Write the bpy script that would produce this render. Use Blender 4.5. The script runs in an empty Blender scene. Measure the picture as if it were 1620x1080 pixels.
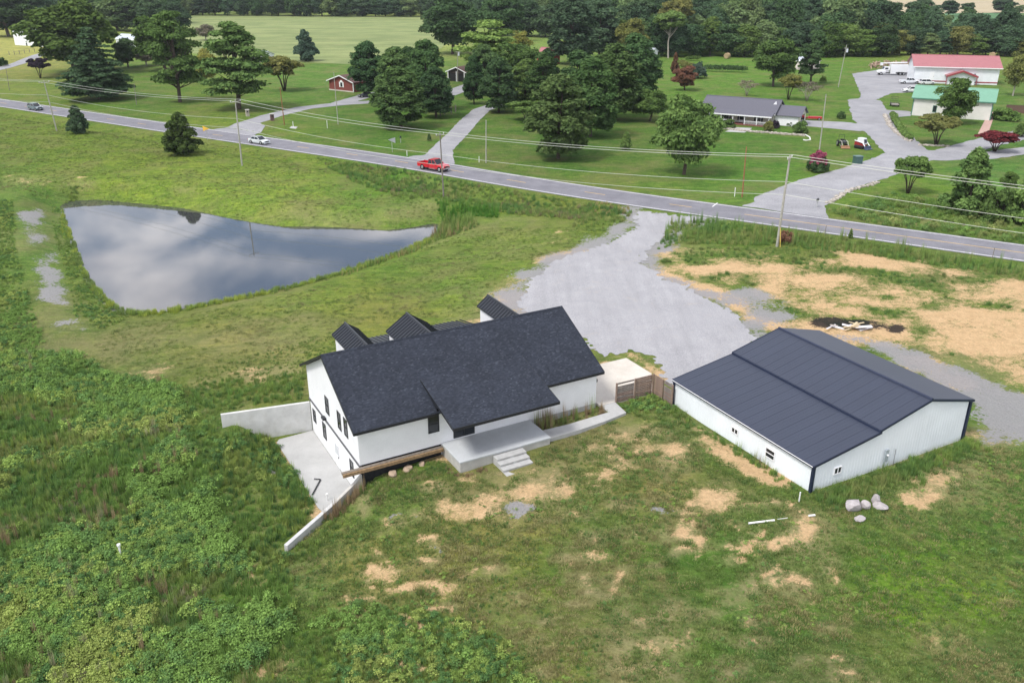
import bpy, bmesh, math, random
import numpy as np
from mathutils import Vector, Matrix

# ------------------------------------------------------------------ camera, sky, sun, exposure
sc = bpy.context.scene
CAMH, PITCH, FPX = 33.22, math.radians(23.1875), 1370.0      # metres, down-tilt, focal length in photo pixels
cam_d = bpy.data.cameras.new('camera'); cam = bpy.data.objects.new('camera', cam_d)
sc.collection.objects.link(cam); sc.camera = cam
cam.location = (0, 0, CAMH); cam.rotation_euler = (math.pi / 2 - PITCH, 0, 0)
cam_d.sensor_width = 36; cam_d.lens = 36 * FPX / 1620; cam_d.clip_start = 0.5; cam_d.clip_end = 9000
sc.view_settings.view_transform = 'Standard'; sc.view_settings.look = 'None'
sc.view_settings.gamma = 1; sc.view_settings.exposure = 0.5
sc.view_settings.use_curve_mapping = False

SUN_TO = Vector((-0.42, -0.36, 0.84)).normalized()
w = bpy.data.worlds.new('World'); sc.world = w; w.use_nodes = True
nt = w.node_tree; nt.nodes.clear()
def wn(t, **k):
    n = nt.nodes.new(t)
    for a, b in k.items(): setattr(n, a, b)
    return n
out = wn('ShaderNodeOutputWorld'); bg = wn('ShaderNodeBackground'); bg.inputs['Strength'].default_value = 0.12
sky = wn('ShaderNodeTexSky', sky_type='NISHITA', sun_disc=False)
sky.sun_elevation = math.asin(SUN_TO.z); sky.sun_rotation = math.atan2(SUN_TO.x, SUN_TO.y)
sky.altitude = 150; sky.air_density = 1.0; sky.dust_density = 1.6
tc = wn('ShaderNodeTexCoord'); sep = wn('ShaderNodeSeparateXYZ'); nt.links.new(tc.outputs['Generated'], sep.inputs[0])
zz = wn('ShaderNodeMath', operation='MAXIMUM'); nt.links.new(sep.outputs['Z'], zz.inputs[0]); zz.inputs[1].default_value = 0.0
za = wn('ShaderNodeMath', operation='ADD'); nt.links.new(zz.outputs[0], za.inputs[0]); za.inputs[1].default_value = 0.18
dx = wn('ShaderNodeMath', operation='DIVIDE'); nt.links.new(sep.outputs['X'], dx.inputs[0]); nt.links.new(za.outputs[0], dx.inputs[1])
dy = wn('ShaderNodeMath', operation='DIVIDE'); nt.links.new(sep.outputs['Y'], dy.inputs[0]); nt.links.new(za.outputs[0], dy.inputs[1])
cmb = wn('ShaderNodeCombineXYZ'); nt.links.new(dx.outputs[0], cmb.inputs[0]); nt.links.new(dy.outputs[0], cmb.inputs[1])
no = wn('ShaderNodeTexNoise'); nt.links.new(cmb.outputs[0], no.inputs['Vector'])
no.inputs['Scale'].default_value = 2.3; no.inputs['Detail'].default_value = 7; no.inputs['Roughness'].default_value = 0.52; no.inputs['Distortion'].default_value = 0.35
rp = wn('ShaderNodeValToRGB'); nt.links.new(no.outputs['Fac'], rp.inputs[0])
rp.color_ramp.elements[0].position = 0.41; rp.color_ramp.elements[1].position = 0.57
no2 = wn('ShaderNodeTexNoise'); nt.links.new(cmb.outputs[0], no2.inputs['Vector']); no2.inputs['Scale'].default_value = 3.1; no2.inputs['Detail'].default_value = 5
rc = wn('ShaderNodeValToRGB'); nt.links.new(no2.outputs['Fac'], rc.inputs[0])
rc.color_ramp.elements[0].position = 0.3; rc.color_ramp.elements[0].color = (5.0, 5.2, 6.0, 1)
rc.color_ramp.elements[1].position = 0.7; rc.color_ramp.elements[1].color = (13.8, 13.2, 13.0, 1)
mx = wn('ShaderNodeMix', data_type='RGBA'); nt.links.new(rp.outputs[0], mx.inputs['Factor'])
nt.links.new(sky.outputs[0], mx.inputs['A']); nt.links.new(rc.outputs[0], mx.inputs['B'])
nt.links.new(mx.outputs['Result'], bg.inputs['Color']); nt.links.new(bg.outputs[0], out.inputs[0])

sun_d = bpy.data.lights.new('sun', 'SUN'); sun = bpy.data.objects.new('sun', sun_d); sc.collection.objects.link(sun)
sun_d.energy = 2.2; sun_d.angle = math.radians(14); sun_d.color = (1, 0.97, 0.92)
sun.rotation_euler = (-SUN_TO).to_track_quat('-Z', 'Y').to_euler(); sun.location = (0, 0, 120)
sc.cycles.max_bounces = 5; sc.cycles.diffuse_bounces = 2; sc.cycles.glossy_bounces = 3
sc.cycles.transparent_max_bounces = 4; sc.cycles.use_denoising = True
sc.cycles.sample_clamp_indirect = 4
# ------------------------------------------------------------------ helpers
col = sc.collection
R0 = random.Random(7)
SP, CP = math.sin(PITCH), math.cos(PITCH)
def at_z(px, py, z=0.0):                    # point of the photograph -> point of the place at height z
    a = (px - 810) / FPX; b = (py - 540) / FPX
    t = (CAMH - z) / (SP + b * CP)
    return Vector((a * t, t * (CP - b * SP), z))
def row_of(x, y, z): return 540 + FPX * (-y * SP - (z - CAMH) * CP) / (y * CP - (z - CAMH) * SP)
def depth_of(p): return p[1] * CP - (p[2] - CAMH) * SP

def h2(ix, iy, s):
    n = (ix.astype(np.int64) * 374761393 + iy.astype(np.int64) * 668265263 + s * 982451653) & 0x7fffffff
    n = ((n ^ (n >> 13)) * 1274126177) & 0x7fffffff
    return ((n ^ (n >> 16)) & 0xffffff) / float(0xffffff)
def vnoise(x, y, s=0):
    x = np.asarray(x, float); y = np.asarray(y, float)
    ix = np.floor(x); iy = np.floor(y); fx = x - ix; fy = y - iy
    fx = fx * fx * (3 - 2 * fx); fy = fy * fy * (3 - 2 * fy)
    a = h2(ix, iy, s); b = h2(ix + 1, iy, s); c = h2(ix, iy + 1, s); d = h2(ix + 1, iy + 1, s)
    return (a * (1 - fx) + b * fx) * (1 - fy) + (c * (1 - fx) + d * fx) * fy
def fbm(x, y, s=0, o=4):
    v = 0; a = 0.5; t = 0
    for i in range(o):
        v = v + a * vnoise(np.asarray(x) * 2 ** i, np.asarray(y) * 2 ** i, s + i * 17); t += a; a *= 0.55
    return v / t
def sstep(a, b, v):
    t = np.clip((v - a) / (b - a), 0, 1); return t * t * (3 - 2 * t)
def sd_poly(P, x, y):                        # signed distance, negative inside
    P = np.asarray(P, float); x = np.asarray(x, float); y = np.asarray(y, float)
    d = np.full(x.shape, 1e18); ins = np.zeros(x.shape, bool); n = len(P)
    for i in range(n):
        ax, ay = P[i]; bx, by = P[(i + 1) % n]; ex, ey = bx - ax, by - ay
        t = np.clip(((x - ax) * ex + (y - ay) * ey) / (ex * ex + ey * ey + 1e-12), 0, 1)
        d = np.minimum(d, (x - ax - t * ex) ** 2 + (y - ay - t * ey) ** 2)
        if ey != 0:
            c = ((ay > y) != (by > y)) & (x < ex * (y - ay) / ey + ax); ins ^= c
    d = np.sqrt(d); return np.where(ins, -d, d)
def sd_line(P, x, y):
    P = np.asarray(P, float); x = np.asarray(x, float); y = np.asarray(y, float); d = np.full(x.shape, 1e18)
    for i in range(len(P) - 1):
        ax, ay = P[i]; ex, ey = P[i + 1][0] - ax, P[i + 1][1] - ay
        t = np.clip(((x - ax) * ex + (y - ay) * ey) / (ex * ex + ey * ey + 1e-12), 0, 1)
        d = np.minimum(d, (x - ax - t * ex) ** 2 + (y - ay - t * ey) ** 2)
    return np.sqrt(d)

# ---- frames of the two main buildings (position and yaw measured from the photograph)
HO, HYAW = (-14.36, 59.36), math.radians(28.8)      # house: x along the ridge, y to the back, ridge at y 0
BO, BYAW = (20.58, 50.84), math.radians(28.05)      # barn: x across, y along the ridge away from the viewer
def h2w(x, y, z=0): c, s = math.cos(HYAW), math.sin(HYAW); return Vector((HO[0] + c * x - s * y, HO[1] + s * x + c * y, z))
def b2w(x, y, z=0): c, s = math.cos(BYAW), math.sin(BYAW); return Vector((BO[0] + c * x - s * y, BO[1] + s * x + c * y, z))
def w2h(x, y):
    c, s = math.cos(HYAW), math.sin(HYAW); x = x - HO[0]; y = y - HO[1]; return c * x + s * y, -s * x + c * y

# ---- terrain height
WATER = -2.9
POND_PX = [(100,326),(112,319),(150,317),(215,323),(290,331),(350,345),(400,354),(440,360),(500,360),(560,363),(610,366),(650,362),(688,355),(696,362),(672,378),(640,395),(600,408),(550,424),(500,439),(450,452),(400,463),(350,472),(300,482),(250,489),(208,492),(190,486),(170,471),(150,449),(135,425),(122,390),(112,365),(104,345)]
POND = [tuple(at_z(x, y, WATER)[:2]) for x, y in POND_PX]
ROADZ = 0.3
ROAD_PX = [(0,162.5),(250,200),(405,222.5),(645,257),(810,286),(1000,315),(1215,344),(1620,400)]
ROADW = [at_z(x, y, ROADZ) for x, y in ROAD_PX]
d0 = (ROADW[0] - ROADW[1]).normalized(); d1 = (ROADW[-1] - ROADW[-2]).normalized()
ROADL = [tuple((ROADW[0] + d0 * 300)[:2])] + [tuple(p[:2]) for p in ROADW] + [tuple((ROADW[-1] + d1 * 160)[:2])]
_A = [(727,752,-.6),(798,752,-.45),(870,704,-.2),(1000,760,-.3),(1150,800,-.3),(1300,820,-.2),(1450,800,-.2),(1600,760,0),(1600,950,-.5),
 (1300,1000,-.8),(1000,1000,-1.0),(700,1000,-1.5),(700,860,-1.1),(590,850,-1.4),(500,900,-2.3),(520,1000,-2.3),(400,1060,-2.8),(200,1000,-3),
 (50,1060,-3.2),(50,850,-3),(250,800,-2.9),(400,790,-2.9),(300,680,-1.9),(150,650,-2.5),(20,650,-2.5),(350,600,-1.7),(400,520,-1.9),
 (300,540,-2.2),(520,500,-1.6),(650,450,-1.8),(700,400,-2.2),(750,440,-.5),(200,540,-2.4),(80,500,-2.2),(60,400,-2.0),(50,320,-1.8),
 (150,290,-1.6),(300,300,-1.6),(450,330,-1.9),(600,335,-2.1),(650,300,-1.5),(720,330,-1.7),(820,340,-1.0),(900,330,-.1),(900,440,0),
 (1000,480,0),(1100,500,0),(1250,480,0),(1400,480,.0),(1550,510,.1),(1300,420,.2),(1450,440,.2),(1600,470,.3),
 (100,140,.3),(500,150,.3),(900,200,.3),(1300,200,.3),(1550,200,.3),(800,120,.3),(1200,110,.3),(1500,110,.3),(400,60,.3),(1000,60,.3),
 (800,20,.3),(300,15,.3),(1500,20,.3),(200,230,-.1),(500,265,-.2),(1400,300,.2),(1100,250,.2),(700,230,.3),(300,180,.3)]
_A += [(x, y, .25) for x, y in ROAD_PX]
AN = [tuple(at_z(*a)) for a in _A]
AN += [tuple(h2w(1.8, -7.6, -.85)), tuple(h2w(4.5, -7.5, -.7)), tuple(h2w(21, -7, -.05)), tuple(h2w(0, 7.5, -.3)), tuple(h2w(10, 10, -.2)),
       tuple(h2w(21, 8, 0)), tuple(h2w(10, 0, -.3)), tuple(h2w(-5, 8.5, -.5)), tuple(h2w(-6.8, 5.2, -1.55)), tuple(h2w(-7.5, 3.5, -2.0)), tuple(h2w(-3.6,-9.3,-2.3)), tuple(h2w(-6.3,-11,-2.75)), tuple(h2w(-7,-8.5,-3.0)), tuple(h2w(-4.6,-7.2,-3.0)), tuple(h2w(-9, 6, -1.2)), (-150, 30, -3.0), (150, 30, -.5), (0, -40, -3), (-60, 30, -3.2), (60, 35, -.6)]
AN += [tuple(b2w(x, y, 0)) for x in (0, 8, 16.2) for y in (0, 8, 15.4)] + [tuple(b2w(20, 5, 0)), tuple(b2w(8, 22, 0))]
AN = np.array(AN)
FW = [(0.37, -6.46), (-0.19, -6.52), (-1.84, -6.95), (-2.67, -7.2), (-6.2, -9.6)]      # front retaining wall, house frame
RWE = at_z(349, 655, -.1); RWEL = w2h(RWE.x, RWE.y)                                        # far end of the back retaining wall
LOWP = [(1.1, 6.62), (RWEL[0], RWEL[1] + .35), (-9, 0), (-6.3, -10.1), (-2.75, -7.5), (-1.9, -7.25), (-.19, -6.8), (1.1, -6.6)]
def ground(x, y):
    sh = np.shape(x); x = np.atleast_1d(np.asarray(x, float)).ravel(); y = np.atleast_1d(np.asarray(y, float)).ravel()
    num = np.zeros(x.shape); den = np.zeros(x.shape)
    for ax, ay, az in AN:
        ww = 1.0 / ((x - ax) ** 2 + (y - ay) ** 2 + 9.0) ** 2
        num += ww * az; den += ww
    z = num / den
    far = sstep(90, 160, y); z = z * (1 - far) + far * (z * .35 + .3 * .65)
    z += (fbm(x / 11, y / 11, 3, 3) - .5) * .35 * sstep(26, 40, np.abs(y - 55) * .0 + y) * (1 - far)
    sr = sd_line(ROADL, x, y)
    rz = 0.26
    z = z + (rz - z) * (1 - sstep(4.6, 9.5, sr))
    z -= .55 * np.exp(-((sr - 9.5) / 2.6) ** 2) * (1 - sstep(0, 30, y - 230)) * (y < 2000) * (1 - sstep(12, 34, x))   # roadside ditch
    sp = sd_poly(POND, x, y)
    inner = WATER - .05 - np.clip(-sp, 0, 3) * .4
    bank = sstep(0, 7, sp)
    z = np.where(sp < 0, inner, (WATER - .05) * (1 - bank) + np.maximum(z, WATER + .15) * bank)
    # the gravel lot and barn pad are level
    hx, hy = w2h(x, y)
    sl = sd_poly(LOWP, hx, hy)
    soft = .18 + 2.2 * sstep(0, 4, -(hx + 3.2)) * sstep(-9, -2, hy + 0 * hx) * sstep(0, 3, 6.0 - hy)
    m = 1 - sstep(-soft * .5, soft * .5 + 0.0 * hx, sl)
    m = m * (1 - sstep(3.3, 6.0, -hx))
    z = z * (1 - m) + np.minimum(z, -2.93) * m
    return z.reshape(sh)
def gz(x, y): return float(ground(np.array([x]), np.array([y]))[0])
def at(px, py, dz=0.0):                       # point of the photograph -> point on the terrain
    z = 0.0
    for _ in range(7):
        p = at_z(px, py, z); z = gz(p.x, p.y)
    p = at_z(px, py, z); p.z = z + dz; return p
def up_to(p, py):                             # height of something standing at p that reaches row py
    lo, hi = p.z, p.z + 60
    for _ in range(40):
        m = (lo + hi) / 2
        if row_of(p.x, p.y, m) > py: lo = m
        else: hi = m
    return lo - p.z
def wpx(p, n): return n * depth_of(p) / FPX   # n photo pixels at p, in metres

# ---- objects
def tag(o, label=None, cat=None, group=None, kind=None):
    if label: o['label'] = label
    if cat: o['category'] = cat
    if group: o['group'] = group
    if kind: o['kind'] = kind
    return o
def thing(name, label, cat, loc=(0, 0, 0), rz=0.0, group=None, scale=None):
    o = bpy.data.objects.new(name, None); col.objects.link(o); o.empty_display_size = .3
    o.location = loc; o.rotation_euler = (0, 0, rz)
    if scale: o.scale = scale
    return tag(o, label, cat, group)
def link(name, me, m=None, parent=None, kind=None):
    o = bpy.data.objects.new(name, me); col.objects.link(o)
    if m is not None and len(me.materials) == 0: me.materials.append(m)
    if parent: o.parent = parent
    if kind: o['kind'] = kind
    return o
def copy_tree(src, **kw):
    o = src.copy(); col.objects.link(o)
    for ch in src.children:
        c = ch.copy(); col.objects.link(c); c.parent = o
        for g in ch.children:
            d = g.copy(); col.objects.link(d); d.parent = c
    for k, v in kw.items(): setattr(o, k, v)
    return o
class MB:
    def __init__(s): s.v = []; s.f = []
    def add(s, vs, fs):
        n = len(s.v); s.v += [tuple(v) for v in vs]; s.f += [tuple(i + n for i in f) for f in fs]; return s
    def box(s, x0, x1, y0, y1, z0, z1):
        return s.add([(x0,y0,z0),(x1,y0,z0),(x1,y1,z0),(x0,y1,z0),(x0,y0,z1),(x1,y0,z1),(x1,y1,z1),(x0,y1,z1)],
                     [(3,2,1,0),(4,5,6,7),(0,1,5,4),(1,2,6,5),(2,3,7,6),(3,0,4,7)])
    def cbox(s, c, d, rz=0, tilt=0):             # centred box, turned about z, tilted about its own y
        M = Matrix.Translation(c) @ Matrix.Rotation(rz, 4, 'Z') @ Matrix.Rotation(tilt, 4, 'Y')
        h = [k / 2 for k in d]
        vs = [M @ Vector((sx * h[0], sy * h[1], sz * h[2])) for sz in (-1, 1) for sx, sy in ((-1,-1),(1,-1),(1,1),(-1,1))]
        return s.add(vs, [(3,2,1,0),(4,5,6,7),(0,1,5,4),(1,2,6,5),(2,3,7,6),(3,0,4,7)])
    def prism(s, poly, axis, a, b):              # polygon in the two other axes, extruded along axis from a to b
        n = len(poly)
        def pt(p, t): return (t, p[0], p[1]) if axis == 'x' else (p[0], t, p[1]) if axis == 'y' else (p[0], p[1], t)
        vs = [pt(p, a) for p in poly] + [pt(p, b) for p in poly]
        return s.add(vs, [tuple(range(n))[::-1], tuple(range(n, 2 * n))] + [(i, (i + 1) % n, n + (i + 1) % n, n + i) for i in range(n)])
    def slab(s, q, t):                           # a flat quad or polygon given by its top corners, thickness t downwards
        n = len(q); vs = [Vector(p) for p in q] + [Vector(p) - Vector((0, 0, t)) for p in q]
        return s.add(vs, [tuple(range(n)), tuple(range(n, 2 * n))[::-1]] + [(n + i, n + (i + 1) % n, (i + 1) % n, i) for i in range(n)])
    def tube(s, pts, r, n=6, cap=True):
        pts = [Vector(p) for p in pts]; rs = r if isinstance(r, (list, tuple)) else [r] * len(pts); base = len(s.v)
        for i, p in enumerate(pts):
            d = (pts[min(i + 1, len(pts) - 1)] - pts[max(i - 1, 0)]).normalized()
            u = d.orthogonal().normalized() if abs(d.z) > .99 else d.cross(Vector((0, 0, 1))).normalized(); v = d.cross(u)
            for k in range(n):
                a = 2 * math.pi * k / n; s.v.append(tuple(p + (u * math.cos(a) + v * math.sin(a)) * rs[i]))
        for i in range(len(pts) - 1):
            for k in range(n):
                a = base + i * n + k; b = base + i * n + (k + 1) % n; s.f.append((a, b, b + n, a + n))
        if cap: s.f.append(tuple(base + k for k in range(n))[::-1]); s.f.append(tuple(base + (len(pts) - 1) * n + k for k in range(n)))
        return s
    def loft(s, secs, cap=True):                 # closed sections of equal length
        n = len(secs[0]); base = len(s.v)
        for q in secs: s.v += [tuple(p) for p in q]
        for i in range(len(secs) - 1):
            for k in range(n):
                a = base + i * n + k; b = base + i * n + (k + 1) % n; s.f.append((a, b, b + n, a + n))
        if cap: s.f.append(tuple(base + k for k in range(n))[::-1]); s.f.append(tuple(base + (len(secs) - 1) * n + k for k in range(n)))
        return s
    def me(s, name, m=None, smooth=False, bevel=0, fix=True):
        me = bpy.data.meshes.new(name); me.from_pydata(s.v, [], s.f)
        if fix or bevel:
            bm = bmesh.new(); bm.from_mesh(me)
            if bevel: bmesh.ops.bevel(bm, geom=bm.edges[:], offset=bevel, segments=1, affect='EDGES', clamp_overlap=True)
            bmesh.ops.recalc_face_normals(bm, faces=bm.faces[:]); bm.to_mesh(me); bm.free()
        if smooth: me.polygons.foreach_set('use_smooth', [True] * len(me.polygons))
        if m: me.materials.append(m)
        me.update(); return me
    def build(s, name, m, parent=None, smooth=False, bevel=0, kind=None): return link(name, s.me(name, m, smooth, bevel), m, parent, kind)
def raw_mesh(name, V, Fq, m=None, smooth=False, attrs=None):      # numpy mesh; Fq (n,3) or (n,4)
    me = bpy.data.meshes.new(name); V = np.asarray(V, np.float32); Fq = np.asarray(Fq, np.int32)
    me.vertices.add(len(V)); me.vertices.foreach_set('co', V.ravel())
    k = Fq.shape[1]; me.loops.add(Fq.size); me.loops.foreach_set('vertex_index', Fq.ravel())
    me.polygons.add(len(Fq)); me.polygons.foreach_set('loop_start', np.arange(0, Fq.size, k, dtype=np.int32))
    me.polygons.foreach_set('use_smooth', np.full(len(Fq), smooth))
    for an, av in (attrs or {}).items():
        av = np.asarray(av, np.float32)
        if av.ndim == 1: at_ = me.attributes.new(an, 'FLOAT', 'POINT'); at_.data.foreach_set('value', av)
        else: at_ = me.attributes.new(an, 'FLOAT_COLOR', 'POINT'); at_.data.foreach_set('color', np.c_[av, np.ones(len(av), np.float32)].ravel())
    me.update(calc_edges=True)
    if m: me.materials.append(m)
    return me
def sheet(name, sdf, bb, res, zoff, m, thick=0, smooth=True, zf=None, kind='structure'):   # terrain-following sheet where sdf<0, clean contour
    x0, x1, y0, y1 = bb; nx = max(2, int((x1 - x0) / res) + 2); ny = max(2, int((y1 - y0) / res) + 2)
    X, Y = np.meshgrid(np.linspace(x0, x1, nx), np.linspace(y0, y1, ny)); D = sdf(X, Y)
    verts = []; faces = []; idx = {}
    def vid(key, x, y):
        if key not in idx: idx[key] = len(verts); verts.append((x, y))
        return idx[key]
    inside = D < 0
    cell = inside[:-1, :-1] | inside[1:, :-1] | inside[:-1, 1:] | inside[1:, 1:]
    for j, i in zip(*np.nonzero(cell)):
        cs = [(j, i), (j, i + 1), (j + 1, i + 1), (j + 1, i)]; poly = []
        for k in range(4):
            a, b = cs[k], cs[(k + 1) % 4]; da, db = D[a], D[b]
            if da < 0: poly.append(vid(a, X[a], Y[a]))
            if (da < 0) != (db < 0):
                t = da / (da - db); key = (min(a, b), max(a, b))
                poly.append(vid(key, X[a] + t * (X[b] - X[a]), Y[a] + t * (Y[b] - Y[a])))
        if len(poly) >= 3: faces.append(poly)
    P = np.array(verts); Z = (ground(P[:, 0], P[:, 1]) if zf is None else zf(P[:, 0], P[:, 1])) + zoff
    me = bpy.data.meshes.new(name); me.from_pydata([(a, b, c) for (a, b), c in zip(verts, Z)], [], faces)
    if smooth: me.polygons.foreach_set('use_smooth', [True] * len(me.polygons))
    me.update(); o = link(name, me, m)
    if kind: o['kind'] = kind
    return o

# ---- materials
MATS = {}
def nodes_of(name):
    m = bpy.data.materials.new(name); m.use_nodes = True; t = m.node_tree; b = t.nodes['Principled BSDF']; MATS[name] = m
    return m, t, b
def N(t, kind, **k):
    n = t.nodes.new(kind)
    for a, v in k.items():
        if a in n.inputs.keys() if isinstance(a, str) else False: n.inputs[a].default_value = v
        else: setattr(n, a, v)
    return n
def noise(t, vec, scale, detail=4, rough=.55, dist=0):
    n = t.nodes.new('ShaderNodeTexNoise'); n.inputs['Scale'].default_value = scale; n.inputs['Detail'].default_value = detail
    n.inputs['Roughness'].default_value = rough; n.inputs['Distortion'].default_value = dist
    if vec is not None: t.links.new(vec, n.inputs['Vector'])
    return n.outputs['Fac']
def ramp(t, fac, *stops):
    r = t.nodes.new('ShaderNodeValToRGB'); t.links.new(fac, r.inputs[0]); e = r.color_ramp.elements
    while len(e) < len(stops): e.new(.5)
    for q, (p, c) in zip(e, stops):
        q.position = p; q.color = (*c, 1) if not isinstance(c, (int, float)) else (c, c, c, 1)
    return r.outputs[0]
def mixc(t, fac, a, b, mode='MIX'):
    n = t.nodes.new('ShaderNodeMix'); n.data_type = 'RGBA'; n.blend_type = mode
    for s_, v in (('Factor', fac), ('A', a), ('B', b)):
        if isinstance(v, (int, float)): n.inputs[s_].default_value = v
        elif isinstance(v, tuple): n.inputs[s_].default_value = (*v, 1) if len(v) == 3 else v
        else: t.links.new(v, n.inputs[s_])
    return n.outputs['Result']
def math_(t, op, a, b=0.0):
    n = t.nodes.new('ShaderNodeMath'); n.operation = op
    for i, v in enumerate((a, b)):
        if isinstance(v, (int, float)): n.inputs[i].default_value = v
        else: t.links.new(v, n.inputs[i])
    return n.outputs[0]
def bump(t, b, h, strength=.4, dist=.05):
    n = t.nodes.new('ShaderNodeBump'); n.inputs['Strength'].default_value = strength; n.inputs['Distance'].default_value = dist
    t.links.new(h, n.inputs['Height']); t.links.new(n.outputs[0], b.inputs['Normal'])
def objc(t): return t.nodes.new('ShaderNodeTexCoord').outputs['Object']
def posn(t): return t.nodes.new('ShaderNodeNewGeometry').outputs['Position']
def plain(name, c, rough=.6, var=.12, scale=3.0, metal=0, spec=.4, bumpy=0, dirt=None):
    if name in MATS: return MATS[name]
    m, t, b = nodes_of(name); v = objc(t); f = noise(t, v, scale, 5)
    lo = tuple(k * (1 - var) for k in c); hi = tuple(min(1, k * (1 + var)) for k in c)
    cc = ramp(t, f, (.3, lo), (.7, hi))
    if dirt:
        f2 = noise(t, v, dirt[1], 6, .65); cc = mixc(t, ramp(t, f2, (.5, 0.0), (.78, dirt[2])), cc, dirt[0])
    t.links.new(cc, b.inputs['Base Color']); b.inputs['Roughness'].default_value = rough; b.inputs['Metallic'].default_value = metal
    b.inputs['Specular IOR Level'].default_value = spec
    if bumpy: bump(t, b, noise(t, v, scale * 6, 4), bumpy, .03)
    return m
# ------------------------------------------------------------------ the ground: one sheet out to the horizon
def lin(c): return tuple(((k / 255) / 12.92 if k / 255 <= .04045 else ((k / 255 + .055) / 1.055) ** 2.4) for k in c)
def px_poly(pts, dz=0): return [tuple(at(x, y)[:2]) for x, y in pts]
ylog = np.exp(np.arange(math.log(14), math.log(4200), .0068)); ug = np.arange(-1.25, 1.2501, .0068)
U, YY = np.meshgrid(ug, ylog); GX = U * np.maximum(YY, 30.0); GY = YY
gx, gy = GX.ravel(), GY.ravel(); gzv = ground(gx, gy)
_dep = gy * CP - (gzv - CAMH) * SP
pu = 810 + FPX * gx / _dep; pv = 540 + FPX * (-gy * SP - (gzv - CAMH) * CP) / _dep
TINT = [(600,900,(124,126,70)),(800,1000,(100,118,56)),(1000,900,(86,116,52)),(1200,900,(78,116,48)),(1500,950,(104,136,50)),(1600,800,(86,120,54)),
 (1600,1060,(70,98,46)),(1250,1060,(74,102,52)),(750,820,(128,128,78)),(1050,750,(124,122,74)),(1100,700,(88,114,56)),(600,780,(92,122,54)),
 (450,950,(84,122,48)),(200,900,(60,96,40)),(60,750,(62,92,46)),(220,680,(54,90,44)),(60,600,(80,108,56)),(150,560,(104,120,66)),(350,560,(116,124,66)),
 (500,480,(112,130,62)),(700,430,(102,128,58)),(620,520,(122,130,64)),(800,400,(104,128,56)),(60,350,(92,122,60)),(200,260,(118,140,58)),
 (450,280,(118,140,62)),(100,220,(116,140,58)),(300,250,(120,142,60)),(650,260,(86,128,50)),(750,300,(98,122,58)),(900,310,(108,122,60)),
 (1300,400,(98,116,58)),(1500,420,(92,116,56)),(1450,320,(96,126,48)),(200,160,(88,124,52)),(600,200,(82,120,50)),(900,240,(76,116,50)),
 (1200,250,(84,126,50)),(1350,240,(98,132,56)),(1560,260,(86,126,60)),(500,130,(94,134,58)),(700,160,(84,122,52)),(1150,120,(100,140,58)),
 (1300,110,(96,136,56)),(500,50,(140,156,92)),(400,80,(130,150,82)),(640,60,(154,160,98)),(20,80,(158,158,94)),(830,60,(112,138,72)),(1500,140,(92,130,56)),
 (1000,-20,(96,120,70)),(0,-20,(110,125,75)),(1620,-20,(150,146,104)),(1500,85,(130,140,72))]
tn = np.zeros((len(gx), 3)); td = np.zeros(len(gx))
wu = pu + (fbm(gx / 9, gy / 9, 41) - .5) * 90; wv = pv + (fbm(gx / 9, gy / 9, 57) - .5) * 60
for tx, ty, c in TINT:
    k = 1 / (((wu - tx) ** 2 + ((wv - ty) * (1.5 if ty > 120 else 3)) ** 2 + 900) ** 1.6); tn += k[:, None] * np.array(lin(c)); td += k
tint = tn / td[:, None] * np.array([.93, .96, .84]) * (1 - .22 * sstep(140, 175, gy) * (1 - sstep(330, 420, gy)))[:, None]
dry = np.zeros(len(gx)); dirt = np.zeros(len(gx)); grav = np.zeros(len(gx)); char = np.zeros(len(gx)); lush = np.zeros(len(gx))
near = gy < 260
qu = pu + (fbm(gx / 1.7, gy / 1.7, 211, 4) - .5) * 75 + (fbm(gx / .5, gy / .5, 213, 2) - .5) * 22; qv = pv + (fbm(gx / 1.9, gy / 1.9, 223, 4) - .5) * 46 + (fbm(gx / .5, gy / .5, 227, 2) - .5) * 12
def poly_field(pts, soft): return np.where(near, 1 - sstep(-soft, soft, sd_poly(px_poly(pts), gx, gy)), 0)
def line_field(pts, wd): return np.where(near, np.exp(-(sd_line(px_poly(pts), gx, gy) / wd) ** 2), 0)
dirt = np.maximum(dirt, .56 * poly_field([(1035,405),(1075,388),(1150,393),(1230,398),(1310,403),(1420,412),(1540,425),(1620,440),(1700,470),(1700,650),(1620,612),(1540,575),(1480,550),(1400,540),(1330,525),(1260,503),(1180,455),(1090,445),(1040,430)], 3))
dirt = np.maximum(dirt, .95 * line_field([(1040,432),(1090,448),(1150,470),(1190,500),(1232,522)], 1.5))
dirt = np.maximum(dirt, .95 * line_field([(1330,402),(1400,414),(1470,424),(1540,438),(1640,460)], 1.6))
dirt = np.maximum(dirt, .85 * poly_field([(1440,490),(1520,480),(1620,490),(1700,520),(1700,640),(1600,600),(1520,565),(1450,540)], 2.5))
dirt = np.maximum(dirt, .8 * line_field([(1230,520),(1300,520),(1400,550),(1500,600)], 2.2))
dirt = np.maximum(dirt, .6 * line_field([(1095,680),(1130,705),(1180,735),(1235,758)], 1.0))
dirt = np.maximum(dirt, .7 * line_field([(440,700),(460,745),(495,795),(512,812)], .7))
dirt = np.maximum(dirt, .7 * line_field([(930,545),(960,570),(950,580),(1000,562),(1045,592),(1062,600)], .8))
dirt = np.maximum(dirt, .62 * line_field([(600,735),(660,722),(700,722),(735,756),(790,750)], 1.0))
_r = random.Random(77); SPOTS = [(_r.uniform(560, 1340), _r.uniform(765, 1070), _r.uniform(6, 16), _r.uniform(2.5, 6), _r.uniform(.75, 1.1)) for _ in range(90)]
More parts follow.
